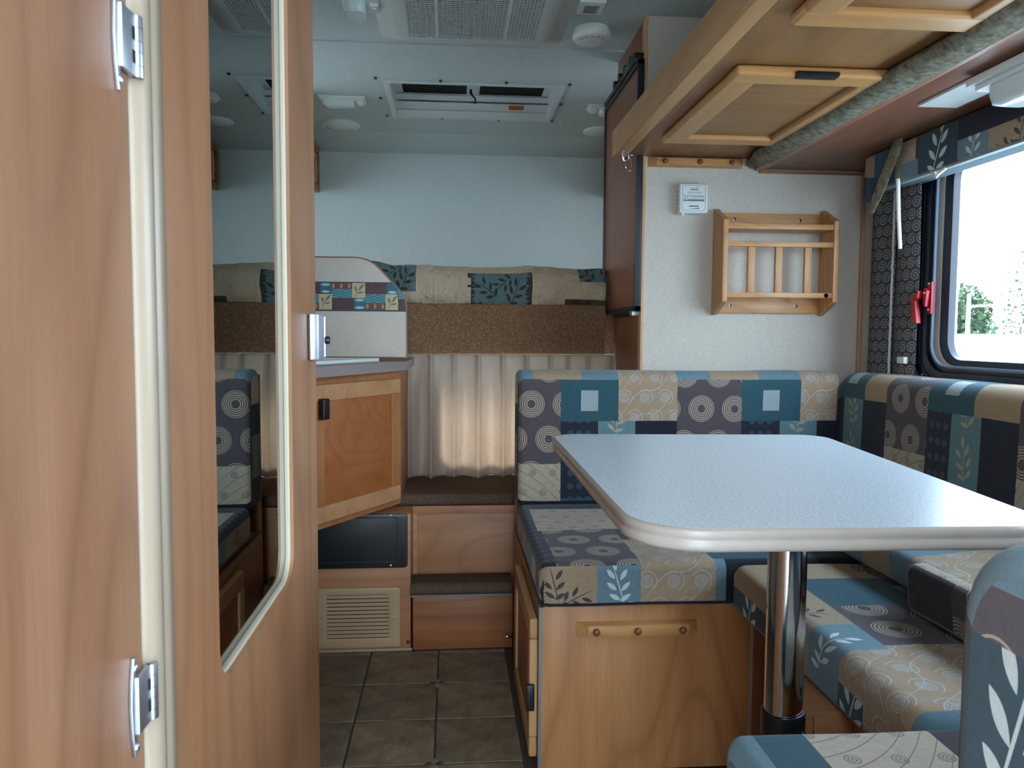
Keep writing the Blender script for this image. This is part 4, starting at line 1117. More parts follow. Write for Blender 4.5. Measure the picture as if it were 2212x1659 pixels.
# magazine rack
mr = thing('magazine_rack', 'oak wall rack with three slats and chamfered side boards', 'rack', (1.0, 2.38, 1.07))
FY = 2.330
def sideboard(x0, x1):
    return MB().prism([(RY-.0005, 1.070), (RY-.0005, 1.405), (RY-.014, 1.405), (FY, 1.361), (FY, 1.109), (RY-.012, 1.070)], 'x', x0, x1).build('side_board', W_LIGHTZ, mr, .003, 3)
sideboard(.833, .850); sideboard(1.187, 1.204)
def bar(x0, x1, y0, y1, z0, z1, mat=W_LIGHTX, nm='rail'): return MB().box(x0, x1, y0, y1, z0, z1).build(nm, mat, mr, .0015)
bar(.850, 1.187, RY-.012, RY-.0005, 1.350, 1.394); bar(.850, 1.187, FY+.004, RY-.012, 1.333, 1.350, nm='shelf_bar')
bar(.850, 1.187, FY+.003, FY+.018, 1.279, 1.295)
bar(.850, 1.187, FY+.003, FY+.018, 1.122, 1.138); bar(.850, 1.187, RY-.014, RY-.0005, 1.076, 1.124)
for x in (.917, 1.005, 1.099): bar(x, x+.022, FY+.010, FY+.022, 1.136, 1.281, W_LIGHTZ, 'slat')
MB().lathe((1.168, FY+.0035, 1.130), [(.008, 0), (.007, -.0005)], 'y', 16).build('wood_knot', plain('knot', (110, 48, 34), .5), mr, 0)
for (x, z) in ((.900, 1.373), (1.115, 1.373), (.893, 1.100), (1.110, 1.100)):
    MB().lathe((x, RY-.012, z), [(.0068, 0), (.006, -.002), (.0035, -.003), (.003, -.001)], 'y', 16).build('screw', STEEL, mr, 0)
    MB().cyl((x, RY-.0150, z), .0026, .001, 'y', 10).build('screw_recess', INK, mr, 0)

# ================================================================== dinette window
w1 = thing('window_1', 'black framed dinette window', 'window', (1.33, 1.5, .87)); struct(w1)
OY0, OY1, OZ0, OZ1 = .38, 2.108, .868, 1.545
NR = 8
def WR(y0, y1, z0, z1, r): return rrect(y0, y1, z0, z1, r, NR)
c = MB(); ring(c, WR(.45, 2.050, .908, 1.508, .075), WR(OY0, OY1, OZ0, OZ1, .10), 'x', 1.318, 1.335); c.build('outer_flange', BLUEBLK, w1, .003, 3)
c = MB(); ring(c, WR(.415, 2.078, .890, 1.525, .085), WR(.413, 2.081, .887, 1.528, .087), 'x', 1.3158, 1.319); c.build('raised_rib', BLUEBLK, w1, 0)
c = MB(); ring(c, WR(.462, 2.040, .918, 1.498, .070), WR(.450, 2.050, .908, 1.508, .075), 'x', 1.326, 1.365); c.build('inner_channel', BLUEBLK, w1, .001)
c = MB(); ring(c, WR(.467, 2.029, .926, 1.492, .062), WR(.464, 2.034, .922, 1.496, .065), 'x', 1.320, 1.327); c.build('metal_bead', plain('grey_bead', (120, 140, 165), .3), w1, 0)
c = MB(); ring(c, WR(.51, 1.987, .942, 1.476, .055), WR(.462, 2.032, .920, 1.500, .065), 'x', 1.338, 1.360); c.build('sash', BLUEBLK, w1, .003, 3)
tag(MB().box(1.350, 1.353, .49, 2.0, .93, 1.49).build('pane', GLASS, w1, 0), 'clear glass pane')
for (y, z) in ((2.06, .897), (1.92, .885), (1.80, .885), (1.69, .885), (1.57, .885)):
    MB().lathe((1.318, y, z), [(.003, 0), (.0025, -.0015), (.001, -.002)], 'x', 10).build('screw', STEEL, w1, 0)
for z in (1.40, 1.27, 1.20, .985): MB().box(1.3168, 1.319, 2.084, 2.094, z, z+.006).build('weep_slot', VOID, w1, 0)
# red escape latch
rl = thing('window_latch', 'red plastic emergency latch on the black window frame', 'latch', (1.28, 2.1, 1.03))
def lx(px, py): p = ax(px, py, 1.300); return (p.y, p.z)
MB().prism([lx(2001, 608), lx(2006, 608), lx(2003, 678), lx(1996, 678), lx(1993, 663), lx(1990, 640)][::-1], 'x', 1.3095, 1.3175).build('latch_plate', RED, rl, .001)
MB().prism([lx(1998, 622), lx(2003, 628), lx(1999, 663), lx(1995, 660), lx(1992, 634)][::-1], 'x', 1.298, 1.3095).build('pivot_block', RED, rl, .0025)
MB().prism([lx(1978, 641), lx(1994, 628), lx(1991, 645), lx(1986, 650), lx(1990, 699), lx(1976.5, 696)][::-1], 'x', 1.285, 1.300).build('lever', RED, rl, .003, 3)
for (px, py) in ((1999.5, 613), (1998, 669), (1998, 633)):
    y, z = lx(px, py); MB().lathe((1.310 if py != 633 else 1.298, y, z), [(.0042, 0), (.0036, -.0022), (.0015, -.003)], 'x', 12).build('screw', STEEL, rl, 0)

# valance and its fabric
va = thing('valance', 'patchwork fabric valance board above the dinette window', 'valance', (1.2, 1.6, 1.43))
VX = 1.217; V0, V1 = 1.427, 1.530
vy = lambda px: ax(px, 330, 1.217).y
TT = {}
vprof = roundpoly([(VX, V0), (VX, V1), (VX+.10, V1), (VX+.10, V0+.004), (VX+.012, V0)], [.004, .008, .002, .002, .002], 3)
tz = lambda z: z-V0
rects = [(vy(2053), vy(2100)*1.0, 0, .12, 'dteal'), (vy(1975), vy(2036), .0, .045, 'blue'), (vy(1982), vy(2036), .045, .12, 'brown'),
         (vy(2053), vy(1978), .0, .0001, 'brown')]
rects = [(2.26, vy(1890), 0, .12, 'tan'), (vy(1890), vy(1935), 0, .12, 'tealp'), (vy(1935), vy(1978), .045, .12, 'swirl'), (vy(1935), vy(1946), 0, .045, 'tan'),
         (vy(1946), vy(1984), 0, .045, 'blue'), (vy(1978), vy(1984), .045, .12, 'brown'), (vy(1984), vy(2068), 0, .12, 'dteal'),
         (vy(2068), vy(2134), 0, .050, 'lblue'), (vy(2068), 1.45, .050, .12, 'navy'), (vy(2134), vy(2240), 0, .050, 'dleaf'), (1.45, 1.0, .05, .12, 'brown'),
         (vy(2240), 1.15, 0, .05, 'blue')]
cushion('board_cover', vprof, 2.225, .95, lambda s, a, b: (a, s, b), rects, 'dteal', va, .012, lump=.0006, caps='tan')
MB().box(VX+.004, VX+.020, .95, 2.20, V0-.006, V0+.001).build('bottom_track', plain('track_grey', (128, 132, 134), .6), va, .001)
# hanging flap
fl_ = MB(); fpts = [(1938, 288, 1958, 292), (1925, 330, 1946, 335), (1905, 375, 1925, 380), (1890, 415, 1912, 418), (1880, 450, 1893, 452), (1884, 461, 1889, 462)]
uvs_ = []
for k, (a, b, c1, d1_) in enumerate(fpts):
    p = ax(a, b, VX-.012); q = ax(c1, d1_, VX-.012); m_ = (p+q)/2; m_.x -= .008
    fl_.v += [tuple(p), tuple(m_), tuple(q)]
for k in range(len(fpts)-1):
    for i in range(2):
        fl_.face((k*3+i, k*3+i+1, (k+1)*3+i+1, (k+1)*3+i)); uvs_.append([(0, 0)]*4)
o = fl_.build('fabric_tie', VELVET, va, 0, sharp=180); so = o.modifiers.new('thick', 'SOLIDIFY'); so.thickness = .006; ss = o.modifiers.new('ss', 'SUBSURF'); ss.levels = ss.render_levels = 2
fl_ = MB(); 
for (a, b, c1, d1_) in ((1872, 384, 1896, 384), (1870, 415, 1893, 415), (1872, 440, 1880, 440)):
    p = ax(a, b, VX+.006); q = ax(c1, d1_, VX+.004); fl_.v += [tuple(p), tuple(q)]
fl_.face((0, 1, 3, 2)); fl_.face((2, 3, 5, 4)); o = fl_.build('fabric_corner', FB['tealp'], va, 0, sharp=180, uvs=[[(0, 0)]*4]*2); so = o.modifiers.new('thick', 'SOLIDIFY'); so.thickness = .006
p = ax(2030, 365, VX+.01)
MB().tube([(VX+.006, p.y-.03, V0-.006), (VX+.002, p.y-.01, V0-.014), (VX+.002, p.y, V0-.022), (VX+.004, p.y+.012, V0-.010), (VX+.008, p.y+.03, V0-.004)], [.004, .005, .003, .005, .003], 8).build('cord_knot', WHITE, va, 0)
# scroll curtain panel, two folds
def fold(y0, y1, x, name, lab, am, ph):
    mb = MB(); uv = []; NY = 22; NZ = 60; z1, z0 = 1.50, .862
    for i in range(NY+1):
        f = i/NY; y = y0+(y1-y0)*f
        for k in range(NZ+1):
            z = z1-(z1-z0)*k/NZ
            xx = x-am*math.sin(PI*min(1, f*1.0)**.8)-.004*noise3(y*20, z*3, ph)
            mb.v.append((xx, y+.006*noise3(z*3, 2, ph), z))
    for i in range(NY):
        for k in range(NZ):
            a = i*(NZ+1)+k; mb.face((a, a+NZ+1, a+NZ+2, a+1)); L = abs(y1-y0)*1.25
            uv.append([(i/NY*L, k/NZ*(z1-z0)), ((i+1)/NY*L, k/NZ*(z1-z0)), ((i+1)/NY*L, (k+1)/NZ*(z1-z0)), (i/NY*L, (k+1)/NZ*(z1-z0))])
    o = mb.build(name, SCROLL, None, 0, uvs=uv, sharp=180); so = o.modifiers.new('thick', 'SOLIDIFY'); so.thickness = .003
    return o
root = thing('scroll_curtain', 'grey curtain with pale scroll pattern hanging in the dinette corner', 'curtain', (1.25, 2.2, .862))
for a_, b_, x_, am in ((2.300, 2.183, 1.300, .026), (2.183, 2.076, 1.306, .018)):
    o = fold(a_, b_, x_, 'curtain_fold', '', am, a_); o.parent = root; o.location -= root.location
c = MB(); pts = [(1.292+.003*noise3(z*.02*40, 1, 1), 2.183+.003*noise3(z*3., 2, 2), 1.49-.0105*z) for z in range(60)]
c.tube(pts, .0035, 8); c.build('white_edge_trim', plain('lace', (214, 218, 220), .9), root, 0)
wd = MB().tube([(1.208, 2.030, 1.430), (1.210, 2.024, 1.33), (1.213, 2.016, 1.241)], .0052, 12).build('blind_wand', plain('wand', (222, 232, 230), .2), None, 0)
tag(wd, 'thin white plastic blind wand hanging from the valance', 'wand')
cl = MB().box(1.285, 1.334, 2.098, 2.132, .926, .945).build('wall_clip', WHITE, None, .0015); tag(cl, 'small white plastic clip behind the scroll curtain', 'clip')

# ================================================================== dinette
sb = thing('far_seat_base', 'wooden dinette seat box with hook rail front below the far cushion', 'seat base', (.4, 2.0, 0))
SX0, SF = .197, 1.690
MB().box(SX0+.006, .689, SF, SF+.016, 0, .388).build('front_panel', W_SEAT, sb, .001)
MB().box(SX0, SX0+.0075, SF-.003, SF+.016, 0, .388).build('corner_trim', STRIP, sb, .001)
MB().box(.689, .697, SF-.003, SF+.016, 0, .388).build('corner_trim', TAN, sb, .001)
MB().box(.697, .78, SF+.004, SF+.02, 0, .388).build('side_filler', W_FRIDGE, sb, .001)
MB().box(SX0, SX0+.014, SF+.017, 2.405, 0, .388).build('aisle_panel', W_FRIDGE, sb, .001)
MB().box(SX0+.014, 1.33, SF+.02, 2.405, .370, .388).build('deck_board', W_X, sb, .001)
dd = panel_door(sb, 'cupboard_door', (1.703, 2.12, .030, .356), 'x', SX0-.0005, .019, .048, (W_FRY, W_FRZ), W_CABP, -1, .006, .006)
MB().box(SX0-.026, SX0-.008, 1.691, 1.706, .145, .205).build('door_pull', BLACK, dd, .003)
rail_hook('hook_rail', 'dull wooden hook rail with three plugs on the seat box front', .281, .563, .336, SF, [ay(q, 1360, SF-.02).x for q in (1288, 1377, 1474)], .032, .022)
# side base along the wall
s2b = thing('side_seat_base', 'wooden base under the side cushion beside the chrome pole', 'seat base', (.9, 1.4, 0))
MB().prism([(.515, 1.180), (1.330, 1.180), (1.330, 1.688), (.735, 1.688), (.68, 1.46), (.60, 1.30)], 'z', 0, .388).build('base_box', W_X, s2b, .001)
MB().box(.66, 1.330, .96, 1.178, 0, .386).build('near_box', W_SEAT, s2b, .001)
s3b = thing('near_seat_base', 'wooden base under the near dinette cushion', 'seat base', (.8, .7, 0))
MB().box(.40, 1.330, .46, .93, 0, .388).build('base_box', W_SEAT, s3b, .001)
bb = MB().box(SX0+.004, PX+.02, 2.4075, 2.4205, .2, .875).build('seat_back_board', W_FRIDGE, None, .002)
tag(bb, 'thin wood board behind the far backrest cushion', 'board')

# far backrest
fy, by = 2.282, 2.405
bz0_, bz1_ = .482, .893
prof = roundpoly([(by, bz0_), (fy, bz0_), (fy, bz1_), (by, bz1_)], [.02, .02, .042, .035], 6)
def start_at(prof, a, b):
    i = min(range(len(prof)), key=lambda k: (prof[k][0]-a)**2+(prof[k][1]-b)**2); return prof[i:]+prof[:i]
prof = start_at(prof, fy, bz0_+.02)
if prof[1][1] < prof[0][1]: prof = [prof[0]]+prof[1:][::-1]
Z = lambda z: z-(bz0_+.02)       # straight front: t = z - start
bx = lambda px: ay(px, 860, fy).x
TOPT = .57
R1 = Z(.869); ra = Z(.743); rc = Z(.615)
rects = [
 (.2, bx(1212), rc, R1, 'circ'), (.2, bx(1212), 0, rc, 'lines'), (bx(1212), bx(1336.5), ra, R1, 'teal'), (bx(1336.5), bx(1463), ra, TOPT, 'swirl'),
 (bx(1212), bx(1293), Z(.51), ra, 'dots'), (bx(1293), bx(1373), 0, ra, 'leafb'), (bx(1373), bx(1463), 0, ra, 'navy'), (bx(1463), bx(1603), rc-.03, R1, 'circ'),
 (bx(1603), bx(1730), ra, R1, 'teal'), (bx(1730), 1.22, ra, TOPT, 'swirl'), (bx(1603), bx(1687), 0, ra, 'dots'), (bx(1687), bx(1766), 0, ra, 'leafb'), (bx(1766), 1.22, 0, ra, 'navy'),
 (bx(1212), bx(1293), 0, Z(.51), 'tealp'), (bx(1463), bx(1603), 0, rc-.03, 'lines'),
 (.19, bx(1151), R1, TOPT, 'blue'), (bx(1151), bx(1257), R1, TOPT, 'dleaf'), (bx(1257), bx(1336.5), R1, TOPT, 'blue'), (bx(1463), bx(1535), R1, TOPT, 'lblue'), (bx(1535), bx(1640), R1, TOPT, 'dleaf'), (bx(1640), bx(1730), R1, TOPT, 'blue')]
fbk = cushion('backrest_cushion', prof, .198, 1.205, lambda s, a, b: (s, a, b), rects, 'navy', None, .016,
  [(1, .80, .95, 'cream'), (1, .70, .80, 'navy'), (1, .56, .70, 'leafb'), (1, .4, .56, 'navy')], lump=.003, caps='cream', lumpf=6)
tag(fbk, 'patchwork backrest cushion standing against the rack partition', 'cushion')

# side backrest: upright on top, foot of the cushion pushed out
prof = [(1.298, .502), (.905, .492), (.885, .52), (.900, .57), (1.02, .66), (1.125, .70), (1.160, .735), (1.163, .878), (1.176, .893), (1.200, .899), (1.27, .897), (1.296, .880)]
prof = roundpoly([(1.330, .501), (.895, .501), (.882, .575), (1.190, .600), (1.197, .895), (1.330, .893)], [.01, .02, .02, .05, .045, .03], 6)
prof = start_at(prof, .895, .51)
if prof[1][1] < prof[0][1]: prof = [prof[0]]+prof[1:][::-1]
T = [0]
for i in range(len(prof)-1): T.append(T[-1]+(Vector(prof[i+1])-Vector(prof[i])).length)
def tAt(z):   # parameter on the upright face
    for i in range(len(prof)-1):
        if prof[i][0] > 1.14 and prof[i][0] < 1.25 and prof[i][1] <= z <= prof[i+1][1]:
            return T[i]+(T[i+1]-T[i])*(z-prof[i][1])/(prof[i+1][1]-prof[i][1])
    return T[-1]
tr_, tb_ = tAt(.820), tAt(.702); tT = tAt(.86)+.22
Yx = lambda px: ax(px, 900, 1.197).y
P = Yx(1915)-Yx(2205)
rects = []
for k in range(3):
    o = -P*k
    rects += [(Yx(1915)+o, Yx(2005)+o, tb_, tT, 'circ'), (Yx(1915)+o, Yx(2005)+o, tb_-.11, tb_, 'lines'), (Yx(2005)+o, Yx(2058)+o, tb_-.11, tr_, 'dots'),
              (Yx(2058)+o, Yx(2122)+o, tb_-.11, tr_, 'leafb'), (Yx(2122)+o, Yx(2205)+o, tb_-.11, tr_, 'navy'),
              (Yx(2005)+o, Yx(2105)+o, tr_, tr_+.15, 'teal'), (Yx(2005)+o, Yx(2105)+o, tr_+.15, tT, 'tealp'), (Yx(2105)+o, Yx(2205)+o, tr_, tT, 'tan')]
rects += [(Yx(1825), Yx(1865), tb_-.2, tr_, 'leafb'), (Yx(1865), Yx(1915), tb_-.11, tr_, 'navy'), (2.29, Yx(1868), tr_, tr_+.15, 'teal'), (Yx(1868), Yx(1915), tr_, tT, 'tan')]
LOW = tb_-.11
rects += [(2.0, 1.72, 0, LOW, 'dteal'), (1.72, 1.58, 0, LOW, 'lblue'), (1.58, 1.47, 0, LOW, 'dleaf'), (1.47, 1.40, 0, LOW, 'blue'), (1.40, 1.2, 0, LOW, 'swirl')]
sbk = cushion('backrest_cushion', prof, 2.276, .86, lambda s, a, b: (a, s, b), rects, 'navy', None, .022, None, lump=.003, caps='navy', lumpf=6)
tag(sbk, 'long patchwork backrest cushion under the dinette window', 'cushion')

# seat cushions
cz0, cz1 = .390, .492
def seatprof(a0, a1, r=.020, front=None):
    p = roundpoly([(a1, cz0), (a0, cz0), (a0, cz1), (a1, cz1)], [.012, .016, r, .016], 6)
    p = start_at(p, a0, cz0+.012)
    if p[1][1] < p[0][1]: p = [p[0]]+p[1:][::-1]
    return p
prof = seatprof(1.668, 2.285)
sx = lambda px: ay(px, 1270, 1.668).x
SE = .085      # t where the top begins
far = [(.19, sx(1290), 0, SE, 'dleaf'), (sx(1290), sx(1385), 0, SE, 'lblue'), (sx(1385), sx(1545), 0, .28, 'swirl'), (sx(1545), .62, 0, SE+.02, 'blue'),
       (.235, sx(1385), SE, .385, 'circ'), (.225, .46, .385, .62, 'lines'), (.19, .235, SE, .7, 'dots'), (sx(1545), 1.2, SE+.02, .25, 'tealp'), (sx(1385), 1.2, .28, .62, 'brown')]
sc1 = cushion('seat_cushion', prof, .197, 1.195, lambda s, a, b: (s, a, b), far, 'navy', None, .022,
  [(0, 1.60, 1.75, 'tealp'), (0, 1.75, 1.84, 'cream'), (0, 1.84, 2.02, 'blue'), (0, 2.02, 2.3, 'dleaf')], lump=.004, caps='cream', lumpf=6)
tag(sc1, 'patchwork seat cushion on the hook rail box, left corner worn', 'cushion')
tr = MB(); random.seed(5)
pts = [(.2015+.002*random.uniform(-1, 1), 1.6675-.001*random.random(), .395+.012*k) for k in range(6)]
tr.tube(pts, [.0015, .004, .003, .0045, .003, .001], 8, flat=.8); tr.build('torn_seam', plain('tear_dark', (16, 18, 26), .9), sc1, 0)
for k in range(7):
    z = .405+.009*k; MB().tube([(.205, 1.6662, z), (.209+.002*random.random(), 1.6655, z+.003)], .0009, 5).build('loose_thread', FB['cream'], sc1, 0)
prof = seatprof(.627, 1.20, .028)
LF = .075; TE = .165
side = [(1.657, 1.638, 0, .2, 'lblue'), (1.638, 1.456, .045, TE, 'tan'), (1.638, 1.456, 0, .045, 'dteal'), (1.456, 1.418, 0, .06, 'blue'), (1.456, 1.284, .06, TE, 'dleaf'), (1.418, 1.279, 0, .06, 'dleaf'),
        (1.284, 1.174, 0, TE, 'lblue'), (1.174, 1.092, 0, .04, 'dteal'), (1.533, 1.375, TE, .60, 'teal'), (1.375, 1.188, TE, .60, 'circ'), (1.648, 1.533, TE, .60, 'dleaf'), (1.188, 0.977, .0, .60, 'swirl'), (1.02, .9, 0, .6, 'blue')]
sc2 = cushion('seat_cushion', prof, 1.662, .962, lambda s, a, b: (a, s, b), side, 'blue', None, .03, None, lump=.006, caps='blue', lumpf=5)
tag(sc2, 'patchwork seat cushion along the window side behind the chrome pole', 'cushion')
# folded extra cushion
prof = roundpoly([(.876, .499), (.837, .499), (.828, .588), (.874, .592)], [.01, .01, .018, .016], 6)
prof = start_at(prof, .833, .51)
if prof[1][1] < prof[0][1]: prof = [prof[0]]+prof[1:][::-1]
ex = [(1.36, 1.318, 0, .3, 'blue'), (1.318, 1.195, 0, .085, 'brown'), (1.318, .9, .085, .14, 'lines'), (1.318, 1.13, .14, .3, 'blue'), (1.195, .9, 0, .085, 'circ')]
sc3 = cushion('spare_cushion', prof, 1.335, .985, lambda s, a, b: (a, s, b), ex, 'navy', None, .022, None, lump=.003, caps='blue')
tag(sc3, 'small dark brown patchwork cushion lying on the side seat', 'cushion')
# near seat and backrest
prof = roundpoly([(.45, cz0), (.945, cz0), (.945, .488), (.45, .488)], [.012, .016, .022, .01], 6)
prof = start_at(prof, .945, cz0+.016)
if prof[1][1] < prof[0][1]: prof = [prof[0]]+prof[1:][::-1]
near = [(.34, .385, 0, .6, 'blue'), (.385, .452, 0, .6, 'teal'), (.452, .62, 0, .6, 'lines'), (.62, .9, 0, .6, 'brown')]
sc4 = cushion('seat_cushion', prof, .352, 1.16, lambda s, a, b: (s, a, b), near, 'blue', None, .022, [(0, .82, 1.0, 'teal'), (0, .4, .82, 'navy')], lump=.004, caps='tealp', lumpf=7)
tag(sc4, 'near patchwork seat cushion with pale lined patch at the bottom edge', 'cushion')
prof = roundpoly([(.325, .30), (.442, .30), (.442, .888), (.325, .888)], [.01, .01, .055, .03], 7)
prof = start_at(prof, .442, .33)
if prof[1][1] < prof[0][1]: prof = [prof[0]]+prof[1:][::-1]
sc5 = cushion('backrest_cushion', prof, .308, 1.16, lambda s, a, b: (s, a, b), [(.30, .4, 0, .50, 'dteal'), (.30, 1.2, .50, .535, 'brown'), (.3, 1.2, .535, .9, 'blue')], 'dteal', None, .018,
   [(1, .876, .9, 'blue'), (1, .842, .876, 'circ'), (1, .5, .842, 'dteal'), (1, .2, .5, 'dteal')], lump=.002, caps='dteal')
tag(sc5, 'near backrest cushion end in dark teal with large white leaves', 'cushion')

# table
tb = thing('dinette_table', 'pale grey laminate dinette table on a chrome pole', 'table', (.46, 1.25, .0))
TZ = .789
def tp(px, py): p = az(px, py, TZ); return (p.x, p.y)
c0 = [tp(1191, 937.5), tp(1383, 1143), tp(2300, 1135.5), tp(1771, 939)]
rp_ = roundpoly(c0, [.055, .085, .07, .055], 10)
MB().prism(rp_, 'z', TZ-.004, TZ).build('laminate_top', LAMI, tb, 0, sharp=40)
cxx = sum(p[0] for p in rp_)/len(rp_); cyy = sum(p[1] for p in rp_)/len(rp_)
def off(pts, d):
    out = []; N = len(pts)
    for i in range(N):
        a = Vector(pts[i-1]); b = Vector(pts[(i+1) % N]); t = (b-a).normalized(); nn = Vector((t.y, -t.x)); p = Vector(pts[i])
        if nn.dot(p-Vector((cxx, cyy))) < 0: nn = -nn
        out.append(tuple(p+nn*d))
    return out
c = MB(); NN = len(rp_); edgep = [(-.001, 0), (.0025, -.0008), (.0045, -.004), (.0045, -.010), (.0028, -.0125), (.0028, -.0138), (.0048, -.0165), (.0048, -.0225), (.002, -.0262), (-.002, -.0270)]
for d, z in edgep: c.v += [(p[0], p[1], TZ+z) for p in off(rp_, d)]
for k in range(len(edgep)-1):
    for i in range(NN): j2 = (i+1) % NN; c.face((k*NN+i, k*NN+j2, (k+1)*NN+j2, (k+1)*NN+i))
c.face([(len(edgep)-1)*NN+i for i in range(NN)]); c.build('edge_molding', BEIGE_EDGE, tb, 0, sharp=50)
PXp, PYp = .517, 1.130
MB().cyl((PXp, PYp, .0), .0292, TZ-.027, 'z', 48).build('pole', CHROME, tb, 0)
st_ = thing('pole_strap', 'black strap with chrome buckle tying the table pole', 'strap', (.52, 1.2, .39))
c = MB(); 
for k in range(33):
    a = PI*.25+k/32*2*PI*.80
    for (r, z) in ((.0300, .382), (.0335, .382), (.0335, .420), (.0300, .420)): c.v.append((PXp+r*math.cos(a), PYp+r*math.sin(a), z+.004*math.cos(a)))
for k in range(32):
    for i in range(4): j2 = (i+1) % 4; c.face((k*4+i, k*4+j2, (k+1)*4+j2, (k+1)*4+i))
c.face((0, 1, 2, 3)); c.face((128, 131, 130, 129)); c.build('strap_band', BLACK, st_, .0008)
MB().tube([(PXp+.022, PYp-.028, .386), (PXp+.040, PYp-.020, .388), (PXp+.040, PYp-.020, .414), (PXp+.022, PYp-.028, .418), (PXp+.022, PYp-.028, .386)], .0014, 8).build('buckle', CHROME, st_, 0)
MB().prism([(PXp+.030, .364), (PXp+.050, .360), (PXp+.058, .371), (PXp+.050, .382), (PXp+.030, .382)], 'y', 1.1745, 1.1795).build('bracket', STEEL, st_, .0008)
MB().lathe((PXp+.046, 1.1745, .371), [(.0068, 0), (.006, -.002), (.002, -.003)], 'y', 16).build('screw', STEEL, st_, 0)

# ================================================================== outside
gr = MB().box(-60, 160, -60, 160, -1.15, -1.1).build('ground', plain('ground_sunlit_bounce', (214, 212, 206), .9), None, 0, smooth=False); struct(gr)  # ground colour raised to stand in for sunlight and bounce it indoors
gr.name = 'ground'
def far_pt(px, py, D):
    d = ray(px, py); return CAMP+d*(D/math.hypot(d.x, d.y))
LEAF = NT('tree_leaves', .8, .2); o_ = LEAF.coord(); LEAF.color(LEAF.ramp(LEAF.noise(o_, 1.2, 4, .7), [(.3, lin((30, 48, 34))), (.6, lin((66, 88, 58)))])); LEAFM = LEAF.m
BARK = plain('bark', (84, 70, 58), .9)
def tree(name, label, c, R, H, seed, n=900, mat=LEAFM):
    t = thing(name, label, 'tree', (c.x, c.y, -1.1), 'trees outside the window'); random.seed(seed); m = MB()
    for _ in range(n):
        a = random.uniform(0, 2*PI); u_ = random.uniform(-1, 1); r = R*(random.random()**.45)
        q = math.sqrt(1-u_*u_); s = R*.075*random.uniform(.5, 1.4)
        x, y, z = c.x+r*q*math.cos(a), c.y+r*q*math.sin(a), -1.1+H*.58+u_*r*H*.42/R*random.uniform(.8, 1.1)
        d1 = Vector((random.gauss(0, 1), random.gauss(0, 1), random.gauss(0, 1))).normalized(); d2 = d1.cross(Vector((random.gauss(0, 1), random.gauss(0, 1), random.gauss(0, 1)))).normalized()
        b = len(m.v); m.v += [(x+d1.x*s, y+d1.y*s, z+d1.z*s), (x+d2.x*s, y+d2.y*s, z+d2.z*s), (x-d1.x*s, y-d1.y*s, z-d1.z*s), (x-d2.x*s, y-d2.y*s, z-d2.z*s)]; m.face((b, b+1, b+2, b+3))
    tag(m.build('foliage', mat, t, 0, smooth=False), kind='stuff')
    MB().cyl((c.x, c.y, -1.1), R*.09, H*.5, 'z', 8, R*.05).build('trunk', BARK, t, 0)
tree('tree', 'dark bushy tree beyond the window, left of the white roof', far_pt(2072, 700, 26), .95, 3.7, 1, 2600)
tree('tree', 'tall pale tree outside behind the dark bushy tree', far_pt(2103, 690, 42), .9, 4.7, 2, 900)
tree('tree', 'thin bare tree outside at the right window edge', far_pt(2206, 680, 31), .7, 5.0, 3, 220)
PALEW = plain('pale_wall', (226, 226, 222), .8); ROOFM = plain('pale_roof', (196, 200, 204), .8); GLS = plain('far_glass', (70, 96, 110), .2)
bl = thing('shed_building', 'large pale gabled building outside the window', 'building', tuple(far_pt(2180, 740, 38)*Vector((1, 1, 0)) if False else (0, 0, 0)))
C1 = far_pt(2112, 700, 36); C2 = far_pt(2300, 700, 30)
dv = (C2-C1); dv.z = 0; Lb_ = dv.length; dv.normalize(); pv = Vector((-dv.y, dv.x, 0))
if pv.dot(Vector((C1.x, C1.y, 0))) < 0: pv = -pv
def bpt(a, b, z): q = C1+dv*a+pv*b; return (q.x, q.y, z)
bl.location = (C1.x, C1.y, -1.1)
m = MB(); zT = .1
m.v = [bpt(0, 0, -1.1), bpt(Lb_, 0, -1.1), bpt(Lb_, 8, -1.1), bpt(0, 8, -1.1), bpt(0, 0, zT), bpt(Lb_, 0, zT), bpt(Lb_, 8, zT), bpt(0, 8, zT)]
for q in ((0, 1, 5, 4), (1, 2, 6, 5), (2, 3, 7, 6), (3, 0, 4, 7), (4, 5, 6, 7), (0, 3, 2, 1)): m.face(q)
m.build('wall_panel', PALEW, bl, 0, smooth=False)
m = MB(); m.v = [bpt(-.2, -.2, zT), bpt(Lb_, -.2, zT), bpt(Lb_, 4, 2.6), bpt(1.2, 4, 2.6), bpt(-.2, 8.2, zT), bpt(Lb_, 8.2, zT)]
for q in ((0, 1, 2, 3), (3, 2, 5, 4), (0, 3, 4), (1, 5, 2), (0, 4, 5, 1)): m.face(q)
m.build('roof', ROOFM, bl, 0, smooth=False)
for k in range(3):
    m = MB(); a = 1.5+k*2.2; m.v = [bpt(a, -.05, -.9), bpt(a+1.1, -.05, -.9), bpt(a+1.1, -.05, -.3), bpt(a, -.05, -.3), bpt(a, .02, -.9), bpt(a+1.1, .02, -.9), bpt(a+1.1, .02, -.3), bpt(a, .02, -.3)]
    for q in ((0, 1, 2, 3), (4, 7, 6, 5), (0, 4, 5, 1), (1, 5, 6, 2), (2, 6, 7, 3), (3, 7, 4, 0)): m.face(q)
    m.build('window', GLS, bl, 0, smooth=False)
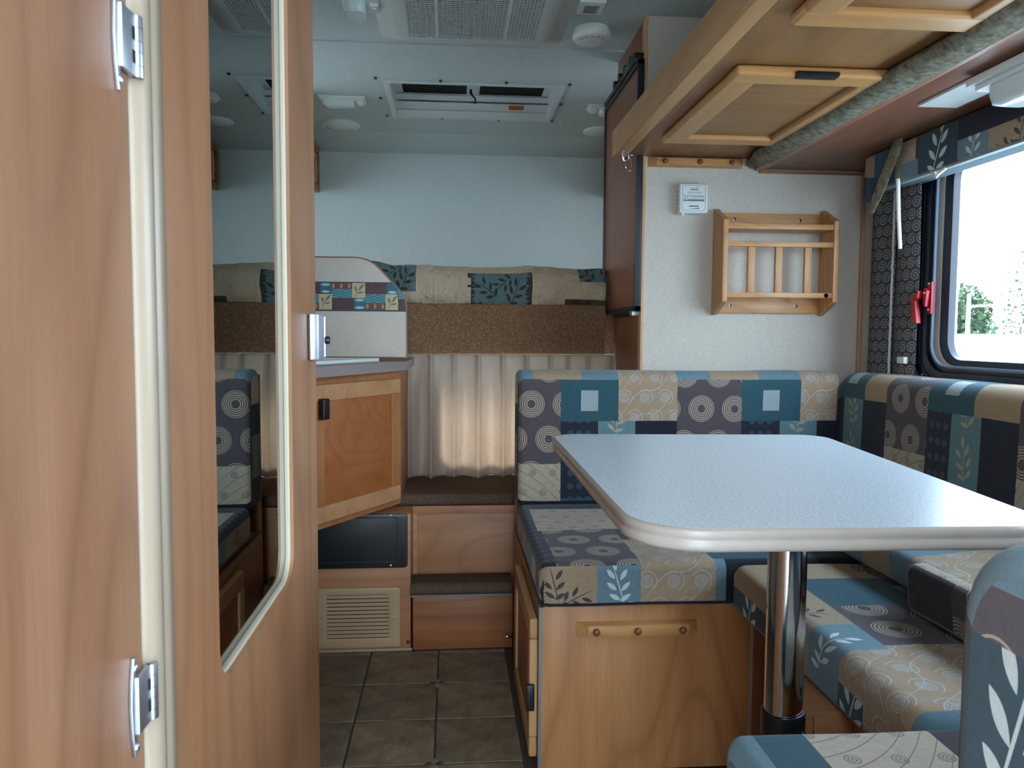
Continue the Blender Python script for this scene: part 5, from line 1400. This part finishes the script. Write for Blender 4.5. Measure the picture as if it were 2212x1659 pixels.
def van(px, D, label, col, L=4.6, H=2.1, ang=.3):
    p = far_pt(px, 760, D); t = thing('parked_van', label, 'vehicle', (p.x, p.y, -1.1))
    M_ = Matrix.Rotation(ang, 3, 'Z')
    def pm(prof, w0, w1, mat, nm):
        m = MB().prism(prof, 'y', w0, w1); m.v = [tuple(M_ @ Vector(v)+Vector((p.x, p.y, -1.1))) for v in m.v]; return m.build(nm, mat, t, 0, smooth=False)
    pm([(-L/2, .35), (L/2, .35), (L/2, .95), (L/2-.8, 1.05), (L/2-1.3, H), (-L/2+.1, H), (-L/2, H-.2)], -.9, .9, plain('van_paint', col, .3), 'body')
    pm([(L/2-1.0, 1.08), (L/2-1.35, H-.12), (L/2-2.0, H-.12), (L/2-2.0, 1.08)], -.92, .92, GLS, 'window')
    for x in (-L/2+.8, L/2-.9):
        m = MB().cyl((x, -.93, .34), .34, 1.86, 'y', 16); m.v = [tuple(M_ @ Vector(v)+Vector((p.x, p.y, -1.1))) for v in m.v]; m.build('wheel', BLACK, t, 0)
van(2085, 14, 'white van parked outside beyond the bushy tree', (220, 222, 224), ang=.2)
van(2158, 22.5, 'pale van parked outside in the middle of the window', (190, 200, 206), 4.4, 2.2, -.1)
van(2222, 19, 'grey van parked outside at the right edge of the window', (150, 170, 178), 4.2, 1.95, .1)
def post(px, D, ztop, label, arm=True):
    p = far_pt(px, 700, D); t = thing('street_lamp', label, 'street lamp', (p.x, p.y, -1.1))
    MB().cyl((p.x, p.y, -1.1), .07, ztop+1.5, 'z', 10, .045).build('post', STEEL, t, 0)
    MB().tube([(p.x, p.y, ztop), (p.x+.06, p.y-.04, ztop+.06), (p.x+.2, p.y-.12, ztop+.08)], .03, 8).build('arm', STEEL, t, 0)
    MB().box(p.x+.18, p.x+.36, p.y-.20, p.y-.08, ztop+.05, ztop+.11).build('lamp_head', STEEL, t, .02)
post(2061, 21, 1.0-(415-727)/F*21*1.0, 'tall street lamp standing outside at the left edge of the window')
post(2091, 24, 1.0-(682-727)/F*24*1.2, 'short street lamp standing before the dark bushy tree')

portal((1.37, 1.25, 1.2), (0, PI/2, 0), .6, 1.6)
portal((.13, -.26, .9), (PI/2, 0, 0), .60, 1.85)
portal((-1.28, 3.25, 1.53), (0, -PI/2, 0), .50, .85)
portal((1.40, 3.4, 1.51), (0, PI/2, 0), .44, .82)
portal((.27, 3.06, .70), (-PI/2, 0, 0), .62, .36)
